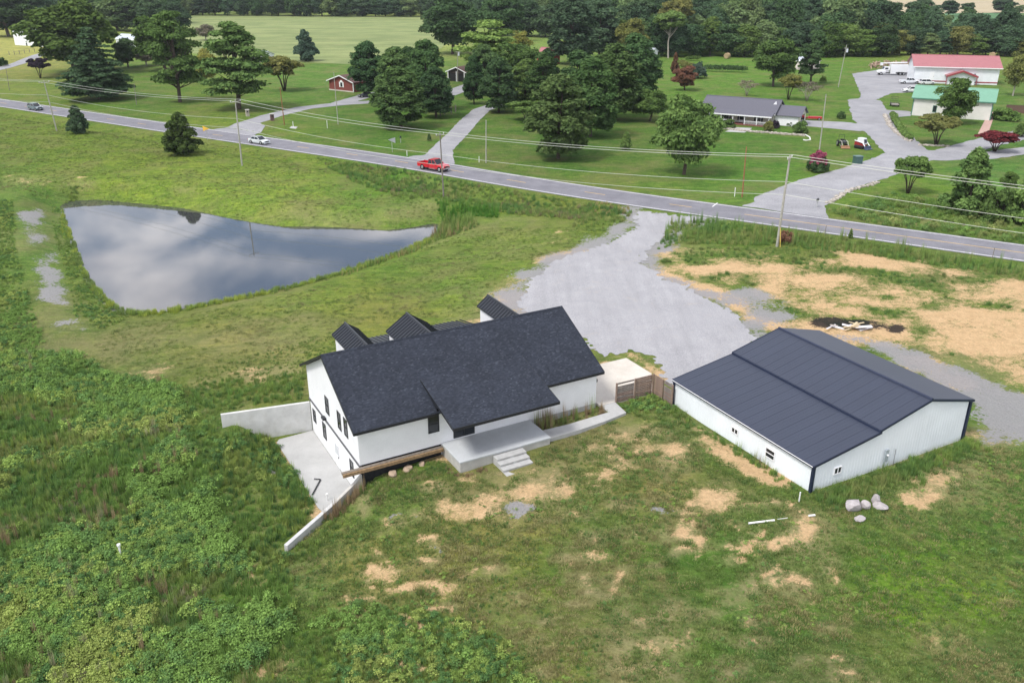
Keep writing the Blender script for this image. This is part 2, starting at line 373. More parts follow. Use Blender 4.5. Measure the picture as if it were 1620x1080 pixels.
for cx, cy, rx, ry, s in SPOTS + [(845,772,40,18,.9),(880,745,26,14,.7),(950,712,24,11,.8),(1000,685,38,7,.9),(1058,722,22,16,.85),(1010,700,40,12,.55),(1000,842,16,7,.75),(1080,845,22,9,.95),
 (1112,862,14,5,.8),(1066,876,6,4,.85),(1162,885,14,5,.75),(985,1040,18,40,.9),(1000,1000,18,26,.6),(1042,1020,18,24,.85),(1060,960,15,6,.85),(1102,972,16,7,.75),(1050,1060,26,16,.75),
 (1270,852,24,18,1.0),(1312,898,13,13,.8),(1218,912,18,10,.9),(1255,925,18,9,.9),(1205,845,10,7,.7),(1490,755,44,22,.95),(1540,735,22,10,.8),(1470,780,26,12,.8),(600,905,30,7,.62),(645,928,36,6,.66),
 (692,925,24,6,.62),(560,945,30,8,.55),(592,878,12,5,.6),(682,858,16,6,.65),(770,790,30,12,.6),(730,800,40,12,.5),(820,745,20,10,.6),(660,815,22,7,.55),(900,800,26,12,.6),(1130,790,40,14,.55),(1050,790,30,12,.55),
 (408,592,30,6,.85),(455,585,22,5,.8),(325,606,14,5,.7),(240,588,26,8,.5),(1335,1065,24,9,.7),(1490,1010,20,12,.65),(1340,990,10,5,.5),(385,650,12,10,.4),(1180,800,20,6,.6),(960,760,30,12,.45),
 (770,535,34,22,.75),(745,520,18,12,.7),(640,338,26,6,.6),(672,325,18,6,.55),(130,290,18,4,.5),(40,285,22,5,.5),(290,300,12,3,.5),(880,378,20,5,.35),(365,852,14,26,.5),(395,920,16,20,.5),(420,1050,30,18,.55),(1540,700,50,14,.6),
 (815,815,22,10,.45),(985,735,30,10,.6),(930,880,24,8,.4),(1180,950,24,10,.45),(760,910,26,8,.4)]:
    dry = np.maximum(dry, .9 * s * np.exp(-((pu - cx) / (rx * 2.6)) ** 2 - ((pv - cy) / (ry * 2.8)) ** 2))
    if 1:
        dirt = np.maximum(dirt, .84 * s * np.exp(-((qu - cx) / (rx * 1.15)) ** 2 - ((qv - cy) / (ry * 1.25)) ** 2))
for pts, s in [([(26,334),(68,330),(76,385),(42,392)], .72), ([(56,408),(86,400),(106,482),(60,478)], .82), ([(82,508),(120,505),(132,522),(88,528)], .6),
               ([(1320,528),(1420,545),(1640,628),(1640,700),(1560,700),(1540,645),(1480,600),(1400,562)], .98), ([(1120,465),(1180,452),(1250,478),(1262,500),(1215,512),(1160,490)], .85), ([(1150,480),(1230,505),(1330,530),(1420,560),(1400,575),(1300,540),(1200,530)], .62)]:
    grav = np.maximum(grav, s * poly_field(pts, 1.5))
for cx, cy, rx, ry, s in [(830,806,24,11,.8),(655,816,18,7,.75),(940,805,16,8,.6),(1060,800,20,9,.55),(645,862,10,6,.6),(560,885,10,6,.55),(690,870,12,8,.55),(1070,700,26,14,.3),(440,735,14,22,.6),(470,770,14,12,.5),(800,470,26,20,.5),(815,490,22,12,.55)]:
    grav = np.maximum(grav, s * np.exp(-((qu - cx) / rx) ** 2 - ((qv - cy) / ry) ** 2))
for cx, cy, rx, ry, s in [(1312,510,32,9,1.25),(1350,511,50,7,.95),(1418,520,16,8,1.1),(1385,516,46,7,.7)]:
    char = np.maximum(char, s * np.exp(-((pu - cx) / rx) ** 2 - ((pv - cy) / ry) ** 2))
GLB = px_poly([(1004,331),(1000,348),(985,362),(950,382),(905,398),(868,418),(835,440),(812,462),(805,486),(822,496),(850,520)])
GLC = px_poly([(1128,345),(1098,349),(1072,362),(1058,378),(1035,398),(1026,418),(1040,436),(1085,450),(1130,470),(1168,490),(1190,512),(1215,535)])
grav = np.maximum(grav, np.where(near, .84 * np.exp(-(sd_line(GLB, gx, gy) / 2.6) ** 2), 0)); grav = np.maximum(grav, np.where(near, .74 * np.exp(-(sd_line(GLC, gx, gy) / 2.2) ** 2), 0)); dirt = np.maximum(dirt, np.where(near, .42 * np.exp(-(sd_line(GLB[4:], gx, gy) / 3.4) ** 2), 0))
dry = np.maximum(dry, .55 * np.clip(fbm(gx / 14, gy / 10, 171, 4) * 2.4 - 1.0, 0, 1) * (gy < 140))
brk = fbm(gx / 3.2, gy / 3.2, 91, 5)
grav = grav + (fbm(gx / 2.4, gy / 2.4, 151, 5) - .5) * 1.5 * np.clip(grav * 3, 0, 1)
brk2 = fbm(gx / 9, gy / 5, 131, 4)
dmask = dirt + ((brk - .5) * 1.7 + (brk2 - .5) * 2.0) * np.clip(dirt * 3, 0, 1)
nr, nc = GX.shape
def sample(arr, x, y):
    i_ = np.clip(np.round((np.log(y) - math.log(14)) / .0068).astype(int), 0, nr - 1); j_ = np.clip(np.round((x / np.maximum(y, 30) + 1.25) / .0068).astype(int), 0, nc - 1); return arr.reshape(nr, nc)[i_, j_]
I = np.arange(nr * nc).reshape(nr, nc); quads = np.stack([I[:-1, :-1], I[:-1, 1:], I[1:, 1:], I[1:, :-1]], -1).reshape(-1, 4)
m, t, b = nodes_of('ground'); P = posn(t)
at_t = t.nodes.new('ShaderNodeAttribute'); at_t.attribute_name = 'tint'
at_d = t.nodes.new('ShaderNodeAttribute'); at_d.attribute_name = 'dirt'
at_g = t.nodes.new('ShaderNodeAttribute'); at_g.attribute_name = 'grav'
at_c = t.nodes.new('ShaderNodeAttribute'); at_c.attribute_name = 'char'
sxy = t.nodes.new('ShaderNodeMapping'); t.links.new(P, sxy.inputs[0]); sxy.inputs['Rotation'].default_value = (0, 0, math.radians(-32)); sxy.inputs['Scale'].default_value = (.16, 1.0, 1)
n1 = noise(t, P, .13, 5, .6); n2 = noise(t, P, .9, 5, .65, .4); n3 = noise(t, P, 5.5, 4, .7); n4 = noise(t, sxy.outputs[0], 1.5, 4, .6)
n5 = noise(t, P, 18, 3, .7)
n6 = noise(t, P, .33, 5, .68, .6)
g = mixc(t, 1.0, at_t.outputs['Color'], ramp(t, n2, (.25, (.66, .74, .66)), (.5, (1, 1, 1)), (.75, (1.38, 1.27, 1.22))), 'MULTIPLY')
g = mixc(t, 1.0, g, ramp(t, n6, (.28, (.66, .80, .72)), (.5, (1, 1, 1)), (.72, (1.36, 1.2, 1.12))), 'MULTIPLY')
g = mixc(t, 1.0, g, ramp(t, n3, (.25, (.6, .66, .58)), (.75, (1.4, 1.34, 1.36))), 'MULTIPLY')
g = mixc(t, 1.0, g, ramp(t, n4, (.3, (.72, .78, .74)), (.7, (1.32, 1.24, 1.22))), 'MULTIPLY')
g = mixc(t, 1.0, g, ramp(t, n5, (.3, (.8, .8, .8)), (.7, (1.2, 1.2, 1.2))), 'MULTIPLY')
g = mixc(t, ramp(t, n1, (.46, 0.0), (.68, .55)), g, (.20, .185, .075))
strw = noise(t, P, 2.2, 6, .72, .5)
g = mixc(t, ramp(t, strw, (.56, 0.0), (.72, .6)), g, (.36, .30, .16))
sm = noise(t, sxy.outputs[0], 2.6, 6, .7, .2)
g = mixc(t, ramp(t, sm, (.6, 0.0), (.75, .5)), g, (.38, .33, .18))
at_y = t.nodes.new('ShaderNodeAttribute'); at_y.attribute_name = 'dry'
yn = math_(t, 'ADD', at_y.outputs['Fac'], math_(t, 'MULTIPLY', math_(t, 'SUBTRACT', noise(t, P, 1.6, 7, .75, .5), .5), .9))
g = mixc(t, ramp(t, yn, (.2, 0.0), (.95, .8)), g, mixc(t, n3, (.24, .20, .095), (.50, .42, .23)))
dn = math_(t, 'ADD', at_d.outputs['Fac'], math_(t, 'MULTIPLY', math_(t, 'SUBTRACT', math_(t, 'ADD', math_(t, 'MULTIPLY', noise(t, P, 1.5, 5, .7, .6), .5), math_(t, 'MULTIPLY', noise(t, P, 7, 5, .75), .5)), .5), 3.6))
dm = ramp(t, dn, (.34, 0.0), (.85, 1.0))
dc = mixc(t, noise(t, P, 1.1, 6, .7), (.44, .27, .135), (.82, .60, .345))
dc = mixc(t, 1.0, dc, ramp(t, n3, (.25, .72), (.75, 1.25)), 'MULTIPLY')
g = mixc(t, dm, g, dc)
gn = math_(t, 'ADD', at_g.outputs['Fac'], math_(t, 'MULTIPLY', math_(t, 'SUBTRACT', noise(t, P, 2.6, 7, .78, .4), .5), 2.4))
gc = mixc(t, noise(t, P, 7, 5, .75), (.22, .215, .22), (.45, .44, .45))
g = mixc(t, ramp(t, gn, (.46, 0.0), (.66, .92)), g, gc)
cn = math_(t, 'ADD', at_c.outputs['Fac'], math_(t, 'MULTIPLY', math_(t, 'SUBTRACT', noise(t, P, 2.6, 6, .7, .3), .5), 1.2))
g = mixc(t, ramp(t, cn, (.42, 0.0), (.6, .93)), g, (.018, .017, .02))
t.links.new(g, b.inputs['Base Color']); b.inputs['Roughness'].default_value = .95; b.inputs['Specular IOR Level'].default_value = .1
hh = math_(t, 'ADD', math_(t, 'MULTIPLY', n2, 1.2), math_(t, 'ADD', n3, math_(t, 'MULTIPLY', n5, .35)))
bump(t, b, hh, .9, .28)
gmat = m
me = raw_mesh('ground', np.c_[gx, gy, gzv], quads, gmat, True, {'tint': tint, 'dirt': dmask, 'grav': grav, 'char': char, 'dry': dry})
link('ground', me, None, None, 'structure')

# ---- surfaces laid on the ground
def surf_mat(name, lo, hi, s1=.5, s2=9, patch=None, bmp=.25, grain=.32, streak=None):
    m, t, b = nodes_of(name); P = posn(t)
    c = mixc(t, ramp(t, noise(t, P, s1, 6, .65, .3), (.3, 0.0), (.7, 1.0)), lo, hi)
    c = mixc(t, 1.0, c, ramp(t, noise(t, P, s2, 5, .8), (.3, 1 - grain), (.7, 1 + grain)), 'MULTIPLY')
    if streak:
        k_ = t.nodes.new('ShaderNodeMapping'); t.links.new(P, k_.inputs[0]); k_.inputs['Rotation'].default_value = (0, 0, streak[0]); k_.inputs['Scale'].default_value = (streak[1], streak[2], 1)
        c = mixc(t, 1.0, c, ramp(t, noise(t, k_.outputs[0], 1.0, 5, .6), (.32, 1 - streak[3]), (.68, 1 + streak[3])), 'MULTIPLY')
    if patch: c = mixc(t, ramp(t, noise(t, P, patch[1], 6, .7, .6), (.58, 0.0), (.72, patch[2])), c, patch[0])
    t.links.new(c, b.inputs['Base Color']); b.inputs['Roughness'].default_value = .9; b.inputs['Specular IOR Level'].default_value = .2
    bump(t, b, noise(t, P, s2 * 1.5, 4, .75), bmp, .03); return m
M_gravel = surf_mat('gravel', (.295, .294, .308), (.345, .342, .355), .35, 9, ((.40, .35, .29), .45, .38), .6, .3, (math.radians(12), .9, .08, .075))
M_drive = surf_mat('drive_gravel', (.25, .25, .265), (.32, .32, .335), .3, 6, ((.32, .29, .25), .3, .35), .3, .3, (0, .1, .1, .12))
M_asph = surf_mat('asphalt', (.155, .155, .175), (.225, .222, .245), .35, 14, ((.27, .265, .28), .12, .4), .12)
M_conc = surf_mat('concrete', (.36, .36, .352), (.45, .45, .44), .5, 7, ((.30, .29, .265), 1.3, .35), .08, .06)
M_conc2 = surf_mat('concrete_tan', (.50, .46, .40), (.62, .58, .52), .4, 7, ((.40, .37, .33), 1.3, .3), .08, .06)
M_hay = surf_mat('hay_grass', (.14, .19, .065), (.25, .285, .11), .05, 2.5, ((.33, .31, .155), .09, .5), .5, .32, (math.radians(-8), .02, .22, .22))
M_soy = surf_mat('bean_rows', (.055, .14, .055), (.09, .19, .08), .06, 3, None, .5)
M_tan = surf_mat('tan_field', (.34, .28, .17), (.45, .38, .25), .03, 3, None, .3)

def field(name, pts, res, zoff, mat, ragged=0, rs=2.0, zf=None):
    W = [tuple(at_z(x, y, .3)[:2]) for x, y in pts]; xs = [p[0] for p in W]; ys = [p[1] for p in W]
    f = lambda X, Y: sd_poly(W, X, Y) + (fbm(X / rs, Y / rs, 5, 4) - .5) * 2 * ragged
    return sheet(name, f, (min(xs) - 2, max(xs) + 2, min(ys) - 2, max(ys) + 2), res, zoff, mat, zf=zf)
field('hay_field', [(250,24.5),(420,24),(560,25),(720,27),(740,40),(720,62),(690,80),(640,103),(560,102),(470,98),(380,90),(300,84),(240,60)], 5, .05, M_hay, 1.5, 20)
field('tan_field', [(1330,-26),(1800,-26),(1800,20.5),(1330,22.5)], 14, .06, M_tan, 0)
field('bean_field', [(1340,23),(1615,20.5),(1640,30),(1600,62),(1340,66)], 7, .1, M_soy, 1, 20)

GL = px_poly([(1004,331),(1075,341),(1128,345),(1098,349),(1072,362),(1058,378),(1035,398),(1026,418),(1040,436),(1085,450),(1130,470),(1168,490),(1190,512),(1215,535),(1190,560),(1120,610),(1060,640),(1040,620),(1040,595),(1000,562),(955,572),(925,560),(895,540),(850,520),(822,496),(805,486),(812,462),(835,440),(868,418),(905,398),(950,382),(985,362),(1000,348)])
f = lambda X, Y: sd_poly(GL, X, Y) + .9 + (fbm(X / 7, Y / 7, 5, 3) - .5) * 3.6 + (fbm(X / .55, Y / .55, 6, 3) - .5) * 2.2
xs = [p[0] for p in GL]; ys = [p[1] for p in GL]
sheet('gravel_lot', f, (min(xs) - 3, max(xs) + 3, min(ys) - 3, max(ys) + 3), .2, .025, M_gravel)
def lanes(name, specs, bb, res, rag=.5, zoff=.035, polys=()):
    L = [(px_poly(p), hw) for p, hw in specs]; PP = [px_poly(p) for p in polys]
    def f(X, Y):
        d = np.full(X.shape, 1e9)
        for p, hw in L: d = np.minimum(d, sd_line(p, X, Y) - hw)
        for p in PP: d = np.minimum(d, sd_poly(p, X, Y))
        return np.maximum(d + (fbm(X / 1.8, Y / 1.8, 9, 3) - .5) * rag, 3.9 - sd_line(ROADL, X, Y))
    allp = [q for p, _ in L for q in p] + [q for p in PP for q in p]; xs = [q[0] for q in allp]; ys = [q[1] for q in allp]
    return sheet(name, f, (min(xs) - 6, max(xs) + 6, min(ys) - 6, max(ys) + 6), res, zoff, M_drive)
lanes('driveway', [([(352,209),(372,203),(400,193),(430,183),(480,171),(540,164.5),(598,161)], 2.6), ([(540,163),(572,154),(590,148)], 2.6)], None, .7, polys=[[(335,206),(400,216),(420,200),(400,188)]])
lanes('driveway', [([(672,251),(700,236),(722,214),(742,192),(762,174),(795,163)], 2.3)], None, .7, polys=[[(645,249),(720,261),(716,238),(700,232)]])
lanes('driveway', [([(690,155),(725,143),(750,134)], 3.2)], None, .7)
lanes('gravel_lane', [([(1240,318),(1300,293),(1360,276),(1415,258),(1440,246)], 4.6), ([(1440,246),(1408,215),(1380,190),(1368,160)], 4.4), ([(1430,246),(1500,243),(1560,226),(1640,208)], 3.2), ([(1480,250),(1550,248),(1640,236)], 2.6)],
      None, .55, .9, polys=[[(1175,326),(1310,346),(1305,325),(1345,300),(1270,297)], [(1348,117),(1395,110),(1450,113),(1452,146),(1410,148),(1386,158),(1378,175),(1350,178),(1362,150)], [(1262,190),(1345,194),(1375,200),(1360,208),(1268,199)], [(1376,173),(1440,176),(1441,184),(1385,188)]])
lanes('lane', [([(-40,117),(0,109),(28,101),(60,88),(90,80)], 2.6)], None, 1.0)

# ---- the highway with its painted lines
def along(line, step):
    out_ = []; 
    for i in range(len(line) - 1):
        a, b_ = Vector((*line[i], 0)), Vector((*line[i + 1], 0)); n = max(1, int((b_ - a).length / step))
        out_ += [a.lerp(b_, k / n) for k in range(n)]
    return out_ + [Vector((*line[-1], 0))]
def smooth_line(L, it=2):
    for _ in range(it):
        q = [L[0]]
        for i in range(len(L) - 1):
            a, b_ = Vector((*L[i], 0)), Vector((*L[i + 1], 0)); q += [tuple(a.lerp(b_, .25)[:2]), tuple(a.lerp(b_, .75)[:2])]
        L = q + [L[-1]]
    return L
RL = along(smooth_line(ROADL), 1.5)
def side(i):
    d = (RL[min(i + 1, len(RL) - 1)] - RL[max(i - 1, 0)]).normalized(); return Vector((-d.y, d.x, 0))
def strip(name, o0, o1, z, mat, i0=0, i1=None, parent=None):
    i1 = len(RL) - 1 if i1 is None else i1; V = []; F = []
    for i in range(i0, i1 + 1):
        n_ = side(i); V += [RL[i] + n_ * o0 + Vector((0, 0, z)), RL[i] + n_ * o1 + Vector((0, 0, z))]
    for k in range(i1 - i0): F.append((2 * k, 2 * k + 1, 2 * k + 3, 2 * k + 2))
    return MB().add(V, F).build(name, mat, parent, kind=None)
road = strip('highway', -4.15, 4.15, ROADZ + .0, M_asph); road['kind'] = 'structure'
M_lw = surf_mat('white_line_paint', (.62, .62, .62), (.82, .82, .82), 1.5, 9, ((.3, .3, .31), .8, .35), .02)
M_ly = surf_mat('yellow_line_paint', (.55, .36, .10), (.68, .46, .16), 1.5, 9, ((.25, .24, .22), .8, .4), .02)
strip('edge_line', 3.55, 3.75, ROADZ + .006, M_lw, parent=road); strip('edge_line', -3.75, -3.55, ROADZ + .006, M_lw, parent=road)
i = 4; solid_from = min(range(len(RL)), key=lambda k: abs(RL[k].x - 34))
while i < solid_from - 4:
    strip('centre_dash', -.08, .08, ROADZ + .006, M_ly, i, i + 2, road); i += 8
strip('centre_line', -.08, .08, ROADZ + .006, M_ly, solid_from, len(RL) - 1, road)
a = at_z(1127, 327, ROADZ + .008); b_ = at_z(1135, 321, ROADZ + .008); dd = (b_ - a).normalized() * .09; nn = Vector((-dd.y, dd.x, 0))
MB().add([a - nn, a + nn, b_ + nn, b_ - nn], [(0, 1, 2, 3)]).build('stop_tick', M_lw, road)

# ---- the pond
m, t, b = nodes_of('pond_water'); P = posn(t)
b.inputs['Base Color'].default_value = (.05, .052, .055, 1); b.inputs['Roughness'].default_value = .03; b.inputs['IOR'].default_value = 1.75
b.inputs['Specular IOR Level'].default_value = 1.0
mp = t.nodes.new('ShaderNodeMapping'); t.links.new(P, mp.inputs[0]); mp.inputs['Scale'].default_value = (1, 2.2, 1)
bump(t, b, noise(t, mp.outputs[0], 1.1, 3, .5), .018, .05)
PX = [p[0] for p in POND]; PY = [p[1] for p in POND]
o = sheet('pond', lambda X, Y: sd_poly(POND, X, Y) - 1.5, (min(PX) - 4, max(PX) + 4, min(PY) - 4, max(PY) + 4), 2.0, 0, m, zf=lambda X, Y: np.full(X.shape, WATER))

# ---- concrete paths and patio
def flat_slab(name, pts, z, thick, mat, frame=None):
    V = [h2w(x, y, z) if frame == 'h' else b2w(x, y, z) if frame == 'b' else Vector((x, y, z)) for x, y in pts]
    o = MB().slab(V, thick).build(name, mat); o['kind'] = 'structure'; return o
flat_slab('patio', [(.38, 6.2), (-2.55, 6.05), (-2.85, 5.6), (-2.7, -5.3), (-2.35, -6.9), (-1.7, -6.65), (-.1, -6.2), (.38, -6.15)], -2.85, .3, M_conc, 'h')
flat_slab('driveway_apron', [(20.95, .45), (28.72, .35), (28.72, -3.5), (26.5, -6.55), (22.65, -6.5), (21.2, -6.5)], .075, .3, M_conc2, 'h')
flat_slab('sidewalk', [(14.6, -7.75), (17, -7.9), (21.1, -7.75), (21.2, -6.52), (22.63, -6.52), (22.35, -8.5), (20, -8.9), (17.5, -9.1), (14.6, -9.15)], .07, .35, M_conc, 'h')
# ------------------------------------------------------------------ the white house
def lap_mat(name, c, pitch_, axis='z', rough=.5, depth=.5, var=.04):
    m, t, b = nodes_of(name); v = objc(t); s_ = t.nodes.new('ShaderNodeSeparateXYZ'); t.links.new(v, s_.inputs[0])
    k = math_(t, 'FRACT', math_(t, 'MULTIPLY', s_.outputs[{'x': 0, 'y': 1, 'z': 2}[axis]], 1 / pitch_))
    f = noise(t, v, .8, 5, .6)
    cc = ramp(t, f, (.3, tuple(q * (1 - var) for q in c)), (.7, tuple(min(1, q * (1 + var)) for q in c)))
    st = noise(t, v, 5, 5, .7); cc = mixc(t, ramp(t, st, (.55, 0.0), (.85, .12)), cc, (.45, .44, .40))
    t.links.new(cc, b.inputs['Base Color']); b.inputs['Roughness'].default_value = rough; b.inputs['Specular IOR Level'].default_value = .3
    bump(t, b, k, depth, .02); return m
M_siding = lap_mat('white_lap_siding', (.86, .865, .88), .16)
M_white = plain('white_paint', (.85, .85, .86), .5, .04)
M_black = plain('black_trim', (.016, .018, .023), .45, .1)
M_glass = None
m, t, b = nodes_of('window_glass'); b.inputs['Base Color'].default_value = (.02, .024, .03, 1); b.inputs['Roughness'].default_value = .06; M_glass = m
m, t, b = nodes_of('dark_shingle'); v = objc(t)
mp = t.nodes.new('ShaderNodeMapping'); t.links.new(v, mp.inputs[0]); mp.inputs['Scale'].default_value = (5.5, 10, 10)
vo = t.nodes.new('ShaderNodeTexVoronoi'); t.links.new(mp.outputs[0], vo.inputs['Vector']); vo.inputs['Scale'].default_value = 1.0
bw = t.nodes.new('ShaderNodeRGBToBW'); t.links.new(vo.outputs['Color'], bw.inputs[0])
c = ramp(t, bw.outputs[0], (.1, (.017, .021, .030)), (.5, (.024, .029, .042)), (.8, (.033, .039, .054)), (.95, (.055, .063, .082)))
c = mixc(t, 1.0, c, ramp(t, noise(t, v, .5, 4), (.3, .85), (.7, 1.15)), 'MULTIPLY')
t.links.new(c, b.inputs['Base Color']); b.inputs['Roughness'].default_value = .85; b.inputs['Specular IOR Level'].default_value = .25
bump(t, b, bw.outputs[0], .5, .02); M_shing = m
M_seam = plain('black_standing_seam', (.014, .017, .024), .38, .1, 2, 0, .5)
M_wood = plain('raw_wood', (.27, .18, .10), .8, .3, 5, 0, .2, .3)
M_found = plain('black_foundation', (.02, .021, .023), .8, .3, 4, 0, .2, .4)
M_fconc = plain('poured_concrete', (.46, .45, .42), .85, .14, 2.2, 0, .25, .25, ((.30, .27, .22), 1.1, .55))

SL = 3.43 / 6.65
house = thing('house', 'white house with black shingle roof, wide front porch and walk-out basement', 'house', (HO[0], HO[1], 0), HYAW)
WX0, WX1, WY = .4, 20.85, 6.25
def zr(y): return 6.69 - SL * abs(y)
mb = MB()                                         # storey walls with gables
prof = [(-WY, .3), (WY, .3), (WY, zr(WY) - .22), (0, zr(0) - .22), (-WY, zr(WY) - .22)]
mb.prism(prof, 'x', WX0, WX1); mb.build('wall', M_siding, house)
mb = MB().box(WX0 + .03, WX1 - .03, -WY + .03, WY - .03, -3.1, .29); mb.build('basement_wall', M_white, house)
MB().box(WX0 - .06, WX0 + .1, -WY - .03, WY + .03, .12, .30).build('band_board', plain('grey_band', (.10, .10, .11), .6), house)
# main roof
th = .16
mb = MB()
mb.add([(0, -6.65, zr(6.65)), (21.27, -6.65, zr(6.65)), (21.27, 0, 6.69), (0, 0, 6.69), (0, -6.65, zr(6.65) - th), (21.27, -6.65, zr(6.65) - th), (21.27, 0, 6.69 - th), (0, 0, 6.69 - th)],
       [(0, 1, 2, 3), (7, 6, 5, 4), (0, 4, 5, 1), (1, 5, 6, 2), (3, 7, 4, 0)])
mb.add([(0, 6.65, zr(6.65)), (21.27, 6.65, zr(6.65)), (21.27, 0, 6.69), (0, 0, 6.69), (0, 6.65, zr(6.65) - th), (21.27, 6.65, zr(6.65) - th), (21.27, 0, 6.69 - th), (0, 0, 6.69 - th)],
       [(3, 2, 1, 0), (4, 5, 6, 7), (1, 5, 4, 0), (2, 6, 5, 1), (0, 4, 7, 3)])
roof = mb.build('roof', M_shing, house)
mb = MB()
mb.add([(-.02, 0 - .14, 6.66 ), (21.29, -.14, 6.66), (21.29, 0, 6.745), (-.02, 0, 6.745), (-.02, .14, 6.66), (21.29, .14, 6.66)], [(0, 1, 2, 3), (3, 2, 5, 4)])
mb.build('ridge_cap', M_shing, roof)
# fascia and gutter along the eaves and rakes
for xa, xb in ((-.02, 6.42), (15.28, 21.29)): MB().box(xa, xb, -6.72, -6.66, zr(6.65) - .22, zr(6.65) - .015).build('fascia', M_black, roof)
for x0 in (-.045, 21.275):
    mb = MB()
    for sgn in (-1, 1):
        q = [(x0, sgn * 6.68, zr(6.65) + .0), (x0, 0, 6.70), (x0, 0, 6.70 - .24), (x0, sgn * 6.68, zr(6.65) - .24)]
        mb.add(q + [(p[0] + .04, p[1], p[2]) for p in q], [(0, 1, 2, 3), (7, 6, 5, 4), (0, 4, 5, 1), (1, 5, 6, 2), (2, 6, 7, 3), (3, 7, 4, 0)])
    mb.build('rake_board', M_black, roof)
# porch roof: shallower slope from part-way down the main roof
EX0, EX1, EYT, EZT, EYB, EZB = 6.4, 15.26, -3.7, 4.80, -9.5, 3.30
mb = MB()
q = [(EX0, EYB, EZB), (EX1, EYB, EZB), (EX1, EYT, EZT), (EX0, EYT, EZT)]
mb.add(q + [(x, y, z - .17) for x, y, z in q], [(0, 1, 2, 3), (7, 6, 5, 4), (0, 4, 5, 1), (1, 5, 6, 2), (3, 7, 4, 0)])
pr = mb.build('porch_roof', M_shing, house)
for x in (EX0 + .05, EX1 - .07):
    MB().prism([(-3.8, zr(3.8) - .1), (-3.8, 4.70), (-6.6, 4.03 - .17), (-6.6, zr(6.6) - .1)], 'x', x, x + .02).build('cheek', M_black, pr)
MB().box(EX0 - .03, EX1 + .03, EYB - .06, EYB - .005, EZB - .23, EZB - .01).build('fascia', M_black, pr)
for x in (EX0 - .035, EX1 + .005):
    q = [(x, EYB, EZB + .005), (x, EYT, EZT + .005), (x, EYT, EZT - .2), (x, EYB, EZB - .22)]
    MB().add(q + [(p[0] + .03, p[1], p[2]) for p in q], [(0, 1, 2, 3), (7, 6, 5, 4), (0, 4, 5, 1), (1, 5, 6, 2), (2, 6, 7, 3), (3, 7, 4, 0)]).build('rake_board', M_black, pr)
# windows on the gable end (x plane) and the front (y plane)
def win_x(parent, x, y0, y1, z0, z1, frame=M_black, out=-1, name='window', bars=1):
    f = .06; mb = MB(); xa, xb = (x - .05, x + .02)
    for a, b_, c_, d_ in ((y0, y1, z0, z0 + f), (y0, y1, z1 - f, z1), (y0, y0 + f, z0 + f, z1 - f), (y1 - f, y1, z0 + f, z1 - f)): mb.box(xa, xb, a, b_, c_, d_)
    if bars: mb.box(xa, xb, y0 + f, y1 - f, (z0 + z1) / 2 - .025, (z0 + z1) / 2 + .025)
    o = mb.build(name, frame, parent); MB().box(x - .02, x + .015, y0 + f, y1 - f, z0 + f, z1 - f).build('pane', M_glass, o); return o
def win_y(parent, y, x0, x1, z0, z1, frame=M_black, name='window', bars=1, vert=False):
    f = .06; mb = MB(); ya, yb = y - .05, y + .02
    for a, b_, c_, d_ in ((x0, x1, z0, z0 + f), (x0, x1, z1 - f, z1), (x0, x0 + f, z0 + f, z1 - f), (x1 - f, x1, z0 + f, z1 - f)): mb.box(a, b_, ya, yb, c_, d_)
    if bars and not vert: mb.box(x0 + f, x1 - f, ya, yb, (z0 + z1) / 2 - .025, (z0 + z1) / 2 + .025)
    if vert: mb.box((x0 + x1) / 2 - .03, (x0 + x1) / 2 + .03, ya, yb, z0 + f, z1 - f)
    o = mb.build(name, frame, parent); MB().box(x0 + f, x1 - f, y - .02, y + .015, z0 + f, z1 - f).build('pane', M_glass, o); return o
for y0, y1, z0, z1 in ((.54, 1.42, 1.15, 2.62), (-2.4, -1.62, 1.2, 2.7), (-3.95, -3.15, 1.35, 2.85)): win_x(house, WX0, y0, y1, z0, z1)
for y0, y1, z0, z1 in ((4.85, 5.6, -1.6, -.45), (2.1, 2.95, -1.85, -.42), (-4.55, -3.75, -1.75, -.4)): win_x(house, WX0 + .03, y0, y1, z0, z1)
d = MB().box(WX0 - .02, WX0 + .05, -1.1, -.2, -2.82, -.7).build('door', M_white, house)
MB().box(WX0 - .04, WX0 - .022, -1.02, -.28, -1.65, -.8).build('door_pane', plain('pale_glass', (.55, .58, .6), .1), d); MB().box(WX0 - .07, WX0 - .025, -1.04, -.98, -1.85, -1.72).build('handle', M_black, d)
MB().box(WX0 - .3, WX0 - .02, 1.55, 2.1, .33, .5).build('wall_lamp', M_black, house)
win_y(house, -WY, 5.83, 6.72, 1.45, 2.9); gd = win_y(house, -WY, 7.87, 9.66, .5, 2.55, name='patio_door', vert=True)
for zx in (14.2,): MB().box(zx, zx + .12, -WY - .12, -WY - .01, 1.15, 1.3).build('wall_lamp', M_black, house)
MB().box(20.86, 21.2, -5.9, -5.7, 2.0, 2.25).build('wall_lamp', M_black, house)
# foundation strip and raw sill timber on the uphill front
MB().box(WX0 - .02, 6.8, -WY - .02, -WY + .1, -1.6, .28).build('foundation', M_found, house)
MB().box(-1.05, 6.78, -6.78, -6.62, -.06, .18).build('timber_beam', M_wood, house)
MB().box(-1.05, 6.78, -6.62, -6.35, .06, .22).build('ledger_board', plain('weathered_wood', (.20, .17, .14), .85, .25, 5, 0, .2, .3), house)
MB().box(15, WX1, -WY - .015, -WY + .1, -.4, .28).build('foundation', plain('grey_block', (.42, .42, .42), .85), house)
